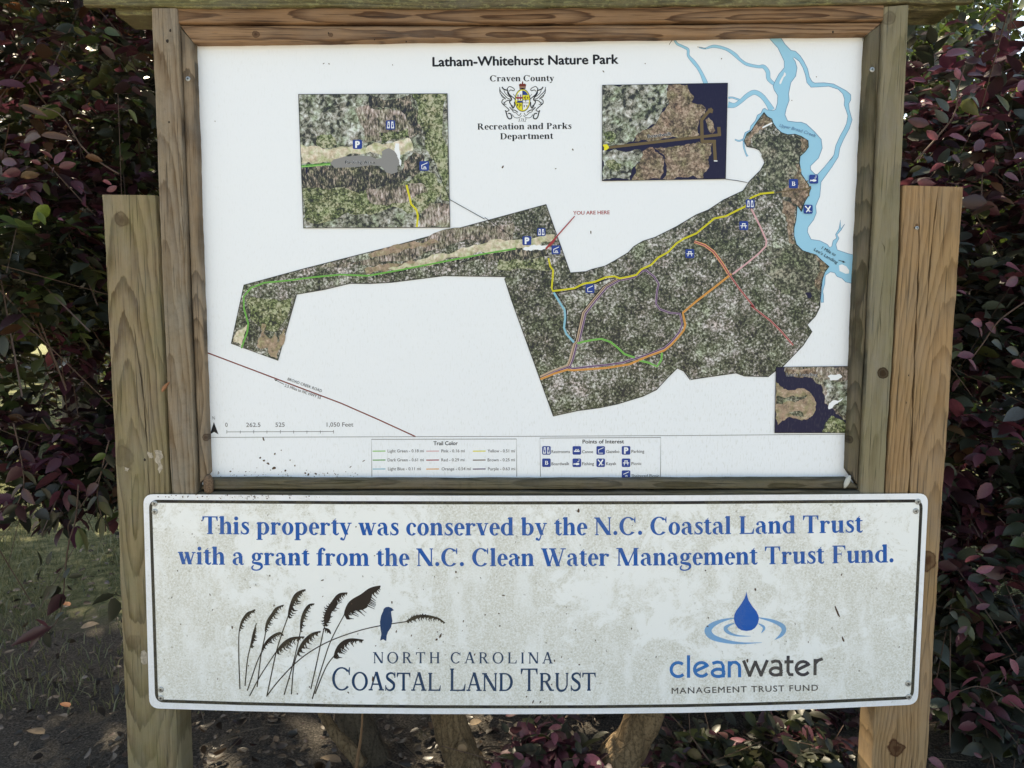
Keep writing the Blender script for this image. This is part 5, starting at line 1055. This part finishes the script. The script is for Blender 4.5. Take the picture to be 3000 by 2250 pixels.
shrub('tall shrub with burgundy and grey green leaves right of the notice board', 1.35, 1.0, br, 12500, ['burgundy', 'wine', 'slate', 'dark', 'rose', 'olive', 'bronze'], [5, 4, 4.2, 3.6, 1.3, 2.4, .5],
      [([(1.5, 1.3, 0, .035), (1.45, 1.2, .7, .03), (1.35, 1.1, 1.4, .02), (1.3, 1.0, 2.1, .010)], M_bark2)], seed=5, lsize=(.054, .102))
bc = [X(2200, 2180, .75)+[.42, .16, .10, 1.6], X(1610, 2215, .42)+[.13, .08, .08, .42], X(2060, 2210, .50)+[.14, .10, .07, .42], X(2350, 2180, .55)+[.14, .12, .09, .5], X(1900, 1800, 1.2)+[.9, .35, .30, 2.6], X(1200, 900, 1.0)+[.9, .4, .9, 2.5], X(2400, 1000, 1.0)+[.6, .4, .8, 2.0], X(2380, 2120, .9)+[.30, .22, .14, 1.1], X(1500, -300, 1.0)+[1.5, .6, .45, 6.5]]  # last blob: unseen overhead crown, enlarged to keep sun off the ground
def tr(*q): return [px3(a, b, y)+(rr,) for a, b, y, rr in q]
rc = shrub('old multi stemmed shrub with tan trunks directly behind the notice board', .2, 1.1, bc, 15500, ['dark', 'wine', 'burgundy', 'olive', 'rose'], [5, 4, 2.2, 2, .9], [], seed=9, nind=220)
def gnd(q):  # prolong a traced trunk down to the soil
    return q
for nm, lb, q in (('trunk', 'knobbly tan trunk leaning right', tr((1775, 2420, .42, .082), (1795, 2262, .42, .072), (1850, 2170, .42, .058), (1905, 2060, .42, .053), (1990, 1800, .46, .050), (2150, 1300, .6, .045), (2250, 700, .8, .03))),
                  ('trunk', 'smooth brown trunk with a sawn branch stub', tr((1385, 2420, .40, .080), (1372, 2270, .40, .066), (1345, 2200, .40, .055), (1308, 2080, .40, .052), (1240, 1800, .42, .050), (1100, 1200, .6, .04), (1000, 600, .8, .025))),
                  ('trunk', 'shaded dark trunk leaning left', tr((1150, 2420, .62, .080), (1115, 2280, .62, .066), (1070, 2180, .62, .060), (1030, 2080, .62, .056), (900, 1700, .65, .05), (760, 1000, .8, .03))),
                  ('branch', None, tr((1880, 2255, .62, .030), (1960, 2225, .70, .028), (2060, 2190, .75, .026), (2200, 2168, .80, .022), (2330, 2165, .80, .016))), ('branch', None, tr((1060, 2240, .50, .024), (1010, 2180, .50, .022), (975, 2140, .50, .018), (930, 2060, .50, .014)))):
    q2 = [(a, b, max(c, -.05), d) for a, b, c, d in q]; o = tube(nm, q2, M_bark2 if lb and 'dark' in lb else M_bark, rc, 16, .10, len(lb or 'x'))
    if lb: o['label'] = lb
c = P(1355, 2183, .355); o = tube('branch_stub', [(c.x-.01, c.y+.05, c.z-.012, .022), (c.x, c.y+.0, c.z, .020), (c.x, c.y-.016, c.z, .0185)], M_bark, rc, 12, .03, 3)
o = tube('sawn_end', [(c.x, c.y-.0165, c.z, .0150), (c.x, c.y-.0185, c.z, .0145)], plain('sawn_wood', (.24, .16, .095), .8), rc, 12, .03, 4)
# grass stem standing in front of the trunks, hanging branches on the left
o = tube('dead_stalk', [px3(1062, 2075, .35)+(.0030,), px3(1058, 2150, .35)+(.0042,), px3(1040, 2270, .36)+(.006,), px3(1030, 2330, .36)+(.007,)], plain('stalk_straw', (.19, .110, .060), .8), None, 6, .1); tag(o, 'dry brown stalk standing behind the bottom edge of the grant sign', 'stalk')
def spray(label, path, y, leaves, key, wide=.82, name='hanging_branch'):
    t = empty(name, P(path[0][0], path[0][1], y)); tag(t, label, 'branch', 'hanging leafy branches left of the board')
    tube('twig', [px3(a, b, y)+(.0028-.0016*i/len(path),) for i, (a, b) in enumerate(path)], M_twig, t, 5)
    for (a, b, c2, d2, k2) in leaves:
        p = P(a, b, y-.01); q = P(c2, d2, y+random.uniform(-.02, .02)); d = q-p; L = d.length
        m = frames(np.array([list(d)]), np.array([random.choice((-1, 1))*(1.15+random.uniform(-.4, .3))]))[0]
        o = bpy.data.objects.new('leaf', LMESH[k2 or key]); COL.objects.link(o); o.parent = t; o.matrix_parent_inverse = Matrix.Translation(-t.location)
        o.matrix_basis = Matrix.Translation(p)@Matrix([list(m[0]), list(m[1]), list(m[2])]).to_4x4()@Matrix.Diagonal((L*wide*(.62 if (c2-a)**2+(d2-b)**2 > 85**2 else 1), L, L, 1))
spray('long drooping branch of dark leaves hanging over the lawn left of the post', [(230, 1420), (222, 1520), (200, 1600), (190, 1690), (186, 1740), (175, 1800), (150, 1840), (90, 1880)], .55,
      [(118, 1660, 112, 1612, None), (140, 1655, 150, 1615, None), (124, 1662, 108, 1702, None), (186, 1695, 205, 1662, None), (190, 1690, 168, 1715, None), (168, 1716, 120, 1758, None), (170, 1716, 152, 1752, None), (200, 1692, 245, 1682, None), (186, 1740, 140, 1800, 'wine'), (180, 1745, 178, 1785, None), (160, 1815, 185, 1792, None), (150, 1836, 36, 1888, 'wine'), (152, 1838, 70, 1912, 'wine'), (130, 1870, 158, 1848, None), (135, 1850, 145, 1900, None), (140, 1840, 105, 1812, 'burgundy'), (165, 1680, 180, 1662, 'wine')], 'dark')
spray('short twig with two dark leaves poking out beside the left post', [(420, 1745), (380, 1752), (350, 1745)], .30, [(335, 1742, 270, 1768, None), (338, 1752, 322, 1822, None), (352, 1748, 330, 1740, None)], 'dark')
spray('dark leafy branch with bigger green leaves above the drooping branch', [(330, 1330), (290, 1400), (240, 1480), (200, 1540), (215, 1600)], .6,
      [(225, 1545, 262, 1620, 'olive'), (240, 1545, 230, 1610, 'green'), (150, 1500, 122, 1560, None), (150, 1495, 165, 1560, None), (240, 1490, 200, 1540, None), (285, 1500, 300, 1590, 'olive'), (290, 1450, 320, 1510, None), (180, 1500, 112, 1580, None), (120, 1430, 160, 1480, 'dark'), (100, 1450, 150, 1440, 'slate'), (60, 1480, 0, 1500, 'wine'), (70, 1440, 90, 1490, 'green'), (340, 1420, 350, 1480, 'dark'), (200, 1450, 240, 1490, 'dark'), (300, 1400, 340, 1450, None)], 'dark')
spray('drooping twig of small dark green leaves close beside the left post', [(320, 1290), (300, 1370), (285, 1450), (300, 1520)], .5,
      [(300, 1370, 255, 1400, None), (298, 1375, 340, 1410, 'olive'), (290, 1420, 245, 1452, 'wine'), (288, 1425, 325, 1470, None), (286, 1455, 250, 1500, None), (290, 1470, 330, 1515, 'olive'), (298, 1510, 280, 1560, 'dark'), (300, 1515, 325, 1560, None), (310, 1330, 270, 1350, 'green'), (312, 1330, 335, 1370, 'dark')], 'dark')
spray('drooping twig of dull wine red leaves at the left edge of the photo', [(40, 1240), (60, 1330), (70, 1420), (50, 1480)], .5,
      [(55, 1310, 10, 1350, None), (58, 1320, 105, 1355, None), (64, 1370, 20, 1410, None), (66, 1380, 110, 1420, 'dark'), (68, 1420, 25, 1465, None), (66, 1430, 100, 1480, None), (50, 1480, 5, 1510, 'dark'), (52, 1482, 75, 1530, None)], 'wine')
G_ = 'leafy twigs of the right shrub reaching towards the light'
def q_(K, *L): return [K((a, b))[0]+K((c_, d_))[0]+(k_,) for a, b, c_, d_, k_ in L]
spray('leafy spray of dusky red and pale green leaves by the top right corner', K20((1500, 1050), (1640, 900), (1760, 740), (1790, 560), (1830, 420)), .38,
      q_(K20, (1700, 365, 1862, 322, 'burgundy'), (1765, 440, 1825, 525, 'rose'), (1845, 488, 1958, 482, 'burgundy'), (1748, 655, 1742, 510, 'slate'), (1722, 722, 1640, 628, 'slate'), (1812, 650, 1915, 745, 'olive'), (1720, 795, 1632, 708, 'slate'), (1872, 630, 1932, 705, 'slate'), (2110, 722, 2035, 605, 'olive'), (2168, 592, 2225, 512, 'rose'), (1725, 880, 1855, 910, 'rose'), (1655, 905, 1575, 842, 'rose'), (1600, 805, 1450, 776, 'burgundy'), (1890, 980, 1955, 895, 'burgundy'), (1552, 1085, 1462, 1110, 'olive'), (1600, 1115, 1690, 1062, 'burgundy'), (1520, 1180, 1640, 1190, 'burgundy'), (1740, 1010, 1810, 1060, 'wine'), (1860, 840, 1990, 800, 'rose'), (2000, 870, 2080, 900, 'rose'), (1700, 560, 1600, 590, 'wine'), (1560, 430, 1480, 400, 'burgundy'), (2080, 1130, 2190, 1170, 'burgundy'), (1960, 1110, 1880, 1060, 'burgundy')), 'burgundy')
spray('leafy spray of wine red leaves right of the right post at mid height', K21((2212, 300), (2050, 420), (1950, 560), (1860, 680)), .42,
      q_(K21, (2090, 58, 2212, 105, 'rose'), (2090, 190, 2185, 135, 'rose'), (1868, 425, 1955, 445, 'rose'), (1918, 460, 1942, 528, 'burgundy'), (1960, 438, 2042, 500, 'burgundy'), (1778, 648, 1900, 638, 'burgundy'), (1850, 668, 1912, 745, 'rose'), (2135, 678, 2225, 725, 'rose'), (2075, 408, 2145, 442, 'burgundy'), (2000, 555, 2085, 605, 'slate'), (2095, 598, 2190, 640, 'slate'), (1800, 800, 1740, 880, 'burgundy'), (1840, 250, 1780, 220, 'burgundy')), 'burgundy')
spray('leafy spray of pinkish red leaves low down at the right edge of the photo', K22((2212, 1300), (2050, 1180), (1900, 1130), (1760, 1180)), .40,
      q_(K22, (1828, 325, 1935, 278, 'rose'), (1900, 385, 2025, 355, 'rose'), (1730, 650, 1795, 695, 'slate'), (1900, 625, 1995, 598, 'burgundy'), (1955, 965, 2085, 915, 'rose'), (2055, 1000, 2105, 1105, 'rose'), (1808, 1135, 1905, 1060, 'rose'), (1722, 1225, 1795, 1148, 'burgundy'), (1640, 1075, 1695, 1185, 'burgundy'), (2120, 950, 2180, 1060, 'rose'), (2075, 1205, 2212, 1262, 'rose'), (1590, 1600, 1705, 1655, 'rose'), (1885, 1560, 1945, 1595, 'burgundy'), (1960, 1010, 1880, 960, 'burgundy'), (1990, 1070, 1930, 1130, 'burgundy'), (1930, 250, 2050, 215, 'burgundy'), (1850, 1170, 1930, 1230, 'wine'), (2130, 1130, 2190, 1190, 'burgundy'), (1680, 950, 1620, 900, 'dark'), (1780, 780, 1850, 740, 'burgundy')), 'burgundy')
for o_ in [q for q in COL.objects if q.name.startswith('hanging_branch') and 'right' in q.get('label', '') and ('right of' in q['label'] or 'top right' in q['label'] or 'right edge' in q['label'])]: o_['group'] = G_; o_.name = 'leafy_twig'
spray('arching twig with red leaves and one orange leaf left of the board', [(350, 510), (300, 480), (240, 430), (170, 330), (60, 310)], .42,
      [(60, 308, 140, 340, 'bronze'), (120, 395, 218, 408, 'bronze'), (120, 400, 62, 415, 'bronze'), (250, 460, 305, 470, 'bronze'), (90, 515, 115, 507, None), (60, 520, 118, 508, 'tan'), (155, 465, 118, 440, None), (160, 480, 192, 442, None), (172, 490, 225, 478, None), (160, 490, 150, 512, None), (120, 480, 88, 470, None), (80, 560, 25, 580, 'rose'), (90, 560, 125, 600, 'burgundy'), (60, 500, 5, 515, None), (50, 480, 0, 470, None), (130, 535, 145, 572, 'olive'), (300, 530, 330, 540, 'rose'), (225, 545, 252, 566, 'rose'), (312, 560, 345, 545, 'rose'), (110, 620, 135, 660, 'lime'), (140, 600, 98, 655, 'lime'), (170, 640, 185, 645, 'rose'), (215, 80, 252, 105, 'olive'), (165, 280, 200, 305, 'olive'), (300, 350, 330, 358, 'green'), (375, 320, 405, 362, 'green')], 'burgundy')
# ------------------------------------------------------------------ background trees and brush
def tree(label, x, y, h, cr, n_, keys, ws, seed, trunk_r=.16, name='leafy_tree', cat='tree', low=.35, grp='trees standing behind the shrubs', ls=(.10, .19)):
    r = np.random.default_rng(seed); t = empty(name, (x, y, 0)); tag(t, label, cat, grp)
    tube('trunk', [(x, y, -.1, trunk_r), (x+.1, y, h*.3, trunk_r*.8), (x-.1, y+.1, h*.6, trunk_r*.5), (x, y, h*.9, trunk_r*.15)], M_bark2, t, 8, .08, seed)
    for k in range(4):
        a = k*1.6+seed; tube('limb', [(x, y, h*(.35+.1*k), trunk_r*.4), (x+math.cos(a)*cr*.45, y+math.sin(a)*cr*.45, h*(.5+.1*k), trunk_r*.22), (x+math.cos(a)*cr*.8, y+math.sin(a)*cr*.8, h*(.56+.1*k), .02)], M_bark2, t, 6, .08, seed+k)
    nb = 22; C_ = np.stack([x+r.normal(0, cr*.46, nb), y+r.normal(0, cr*.46, nb), h*(low+(1-low)*r.uniform(.1, 1, nb))], 1); S = r.uniform(.22, .42, nb)*cr
    bi = r.integers(0, nb, n_); v = r.normal(size=(n_, 3)); v /= np.linalg.norm(v, axis=1, keepdims=True)
    pos = C_[bi]+v*(S[bi]*r.uniform(.35, 1, n_)**.6)[:, None]; pos[:, 2] = np.maximum(pos[:, 2], .1); K = pick(keys, ws, n_, r)
    cols = (np.array([PAL[k] for k in keys])[K]*r.uniform(.6, 1.5, (n_, 1))).astype(np.float32)
    leaf_cloud('crown', pos, v+r.normal(size=(n_, 3))*.7, r.normal(0, 1, n_), r.uniform(ls[0], ls[1], n_), cols, t, 1.5); return t
GK = (['dark', 'olive', 'green'], [4, 4, 2]); GL_ = (['olive', 'green', 'lime'], [3, 4, 2])
tree('broad dark green tree behind the shrub on the left', -4.6, 7.5, 8.0, 2.8, 8000, *GK, 21)
tree('dark green tree behind the left shrub, nearer the board', -1.6, 9.0, 9.0, 3.0, 8000, *GK, 22)
tree('dark green tree directly behind the notice board', 1.6, 8.2, 8.5, 2.8, 7000, *GK, 23)
tree('paler green tree behind the right shrub, sky showing through', 5.0, 9.0, 7.0, 2.4, 7000, *GL_, 24)
tree('far green tree at the right edge of the photo', 9.5, 14, 9.0, 3.2, 6000, *GL_, 25, ls=(.14, .24))
tree('far green tree at the left edge of the photo', -10.5, 15, 9.5, 3.4, 7000, *GK, 26, ls=(.14, .24))
tree('overhanging tree added behind the board to shade the ground', 1.0, 4.8, 7.8, 2.8, 6500, *GK, 28, low=.52)  # added high crown that blocks the sun over the ground below
tree('overhanging tree added to dapple the lawn at the left with shade', -4.2, 5.2, 7.5, 2.4, 2200, *GK, 27, low=.55)  # added crown, kept sparse so sunlight falls through in patches
for i, (x, y, h_, cr_, lb) in enumerate(((-4.4, 7.0, 1.1, .9, 'low bright green bush beyond the lawn, seen under the left shrub'), (-3.1, 8.5, 1.3, 1.0, 'low green bush beyond the lawn nearer the left post'), (3.6, 5.5, 1.3, .9, 'low green bush behind the right shrub'), (5.0, 6.5, 1.8, 1.1, 'low green bush near the right edge behind the red leaves'), (0.6, 7.5, 1.4, 1.2, 'low green bush behind the board'))):
    tree(lb, x, y, h_, cr_, 2600, *GL_, 40+i, .03, 'low_bush', 'bush', .05, 'low bushes beyond the lawn', (.05, .10))
# a belt of woodland far behind
r = np.random.default_rng(77); N = 16000
ang = r.uniform(-1.15, 1.15, N); dist = r.uniform(24, 32, N); hz = r.uniform(0, 1, N)**.8*(6.5+1.8*np.sin(ang*9)+1.2*np.sin(ang*23+1))
pos = np.stack([np.sin(ang)*dist, np.cos(ang)*dist-1.8, hz], 1); K = pick(GK[0], GK[1], N, r)
cols = (np.array([PAL[k] for k in GK[0]])[K]*r.uniform(.6, 1.5, (N, 1))).astype(np.float32)
wo_ = leaf_cloud('distant_wood', pos, r.normal(size=(N, 3)), r.normal(0, 1, N), r.uniform(.5, .9, N), cols, None, 1.5); tag(wo_, 'belt of green woodland closing the view far behind the shrubs', 'woodland', kind='stuff')
# ------------------------------------------------------------------ grass, litter
def blades(name, n_, x0, x1, y0, y1, hmin, hmax, seed, label, cat, c0, c1, dens=None):
    r = np.random.default_rng(seed); x = r.uniform(x0, x1, n_); y = r.uniform(y0, y1, n_)
    cl = np.sin(x*3.1+1)*np.sin(y*2.3)+.6*np.sin(x*7.7+y*5.1); k = r.random(n_) < np.clip(.45+.45*cl, .05, 1); x, y = x[k], y[k]; n_ = len(x)
    h = r.uniform(hmin, hmax, n_); a = r.uniform(0, 6.283, n_); lean = r.normal(0, .5, (n_, 2)); w = .0028
    b = np.stack([x, y, np.full(n_, -.012)], 1); dx = np.stack([np.cos(a), np.sin(a), np.zeros(n_)], 1)*w; tip = b+np.stack([lean[:, 0]*h, lean[:, 1]*h, h], 1); mid = b+np.stack([lean[:, 0]*h*.3, lean[:, 1]*h*.3, h*.6], 1)
    V = np.stack([b-dx, b+dx, mid+dx*.7, mid-dx*.7, tip], 1); me = bpy.data.meshes.new(name); me.vertices.add(n_*5); me.vertices.foreach_set('co', V.astype(np.float32).ravel())
    fl = np.array([0, 1, 2, 3, 3, 2, 4]); me.loops.add(n_*7); me.loops.foreach_set('vertex_index', (fl[None]+np.arange(n_)[:, None]*5).ravel().astype(np.int32))
    me.polygons.add(n_*2); me.polygons.foreach_set('loop_start', (np.array([0, 4])[None]+np.arange(n_)[:, None]*7).ravel().astype(np.int32))
    at = me.color_attributes.new('leafcol', 'FLOAT_COLOR', 'POINT'); f = r.random((n_, 1)); c = np.ones((n_, 5, 4), np.float32); c[:, :, :3] = (np.array(c0)*f+np.array(c1)*(1-f))[:, None, :]; at.data.foreach_set('color', c.ravel()); me.update(calc_edges=True)
    o = link(name, me, M_leafattr); tag(o, label, cat, kind='stuff')
blades('grass', 110000, -7, -.3, .9, 9, .02, .075, 61, 'thin patchy grass on the shaded lawn left of the post', 'grass', (.095, .120, .045), (.29, .27, .15))
blades('grass', 30000, .4, 6, 1.3, 8, .02, .08, 62, 'short grass behind and right of the right post', 'grass', (.035, .06, .014), (.08, .09, .03))
r = np.random.default_rng(91); N = 11000; x = r.uniform(-2.8, 2.8, N); y = .12+r.random(N)**1.25*4.5
k = r.random(N) < np.where((np.abs(x) < 1.4) & (y < 2.6), 1, .38); x, y = x[k], y[k]; N = len(x)
LIT = np.array([(.050, .032, .020), (.085, .055, .036), (.030, .020, .015), (.17, .12, .07), (.036, .015, .015)]); cc = (LIT[r.choice(5, N, p=[.36, .14, .36, .015, .125])]*r.uniform(.4, 1.0, (N, 1))).astype(np.float32)
o = leaf_cloud('leaf_litter', np.stack([x, y, r.uniform(.004, .03, N)], 1), np.stack([r.normal(size=N), r.normal(size=N), r.normal(0, .22, N)], 1), r.normal(0, .5, N)+3.14*(r.random(N) < .5), r.uniform(.016, .050, N), cc, None, 1.1); tag(o, 'brown fallen leaves and scraps covering the soil under the shrubs', 'leaf litter', kind='stuff')
vs = []; fs = []; rr = random.Random(4)
for i in range(420):
    x, y = rr.uniform(-1.6, 1.6), rr.uniform(.2, 2.6); a = rr.uniform(0, 6.28); L = rr.uniform(.05, .3); w = rr.uniform(.001, .003); z = .018; k = len(vs); c_, s_ = math.cos(a), math.sin(a); bz = rr.uniform(-.02, .03)
    for f in (0, .5, 1):
        X0, Y0, Z0 = x+c_*L*f-s_*L*.12*math.sin(f*3.1), y+s_*L*f+c_*L*.12*math.sin(f*3.1), z+bz*f
        vs += [(X0-s_*w, Y0+c_*w, Z0), (X0+s_*w, Y0-c_*w, Z0), (X0, Y0, Z0+w*1.6)]
    for j in (0, 3): fs += [(k+j, k+j+1, k+j+4, k+j+3), (k+j+1, k+j+2, k+j+5, k+j+4), (k+j+2, k+j, k+j+3, k+j+5)]
tag(mesh('fallen_twigs', vs, fs, plain('grey_twig', (.10, .075, .055), .9)), 'thin dead twigs scattered on the soil under the shrubs', 'twigs', kind='stuff')
def fallen(px, py, L, col, lab, ang=.3, z=.03):
    me = bpy.data.meshes.new('fallen_leaf'); me.from_pydata(LV, [], LF); me.materials.append(col); me.polygons.foreach_set('use_smooth', [True]*len(me.polygons))
    o = link('fallen_leaf', me); o.location = G(px, py, z); o.scale = (L*1.3, L, L); o.rotation_euler = (R(12), R(8), ang); tag(o, lab, 'leaf', 'bright fallen leaves on the ground')
M_or = plain('orange_dead_leaf', (.36, .13, .045), .6, 0, .2); M_tn = plain('pale_dead_leaf', (.20, .14, .085), .7, 0, .3)
fallen(205, 1775, .075, M_or, 'orange fallen leaf on the lawn beside the drooping branch', 1.4); fallen(203, 2072, .05, M_or, 'small orange fallen leaf lower on the lawn left of the post', 1.2); fallen(236, 1840, .08, M_tn, 'pale tan fallen leaf on bare soil left of the post', -1.2)
fallen(130, 2150, .07, M_tn, 'tan fallen leaf near the lower left edge of the lawn', 1.5, .02); fallen(1000, 2232, .075, M_tn, 'pale brown fallen leaf beside the dark trunk', 1.5, .03); fallen(1375, 2122, .05, M_tn, 'pale curled leaf right of the trunk with the sawn stub', -1.3, .03); fallen(1600, 2140, .05, M_tn, 'pale yellow fallen leaf between the two trunks', 1.3)
# dead leaf caught between left post and side board
me = bpy.data.meshes.new('dead_leaf'); me.from_pydata(LV, [], LF); me.materials.append(M_or if 0 else plain('rust_dead_leaf', (.27, .125, .065), .7, 0, .2)); o = link('dead_leaf', me); p = P(474, 1150, -.045); q = P(497, 1116, -.040); d = q-p
o.matrix_world = Matrix.Translation(p)@Matrix([list(a) for a in frames(np.array([list(d)]), np.array([.9]))[0]]).to_4x4()@Matrix.Diagonal((d.length*.6, d.length, d.length, 1)); tag(o, 'small rusty dead leaf caught in the gap beside the left post', 'leaf')
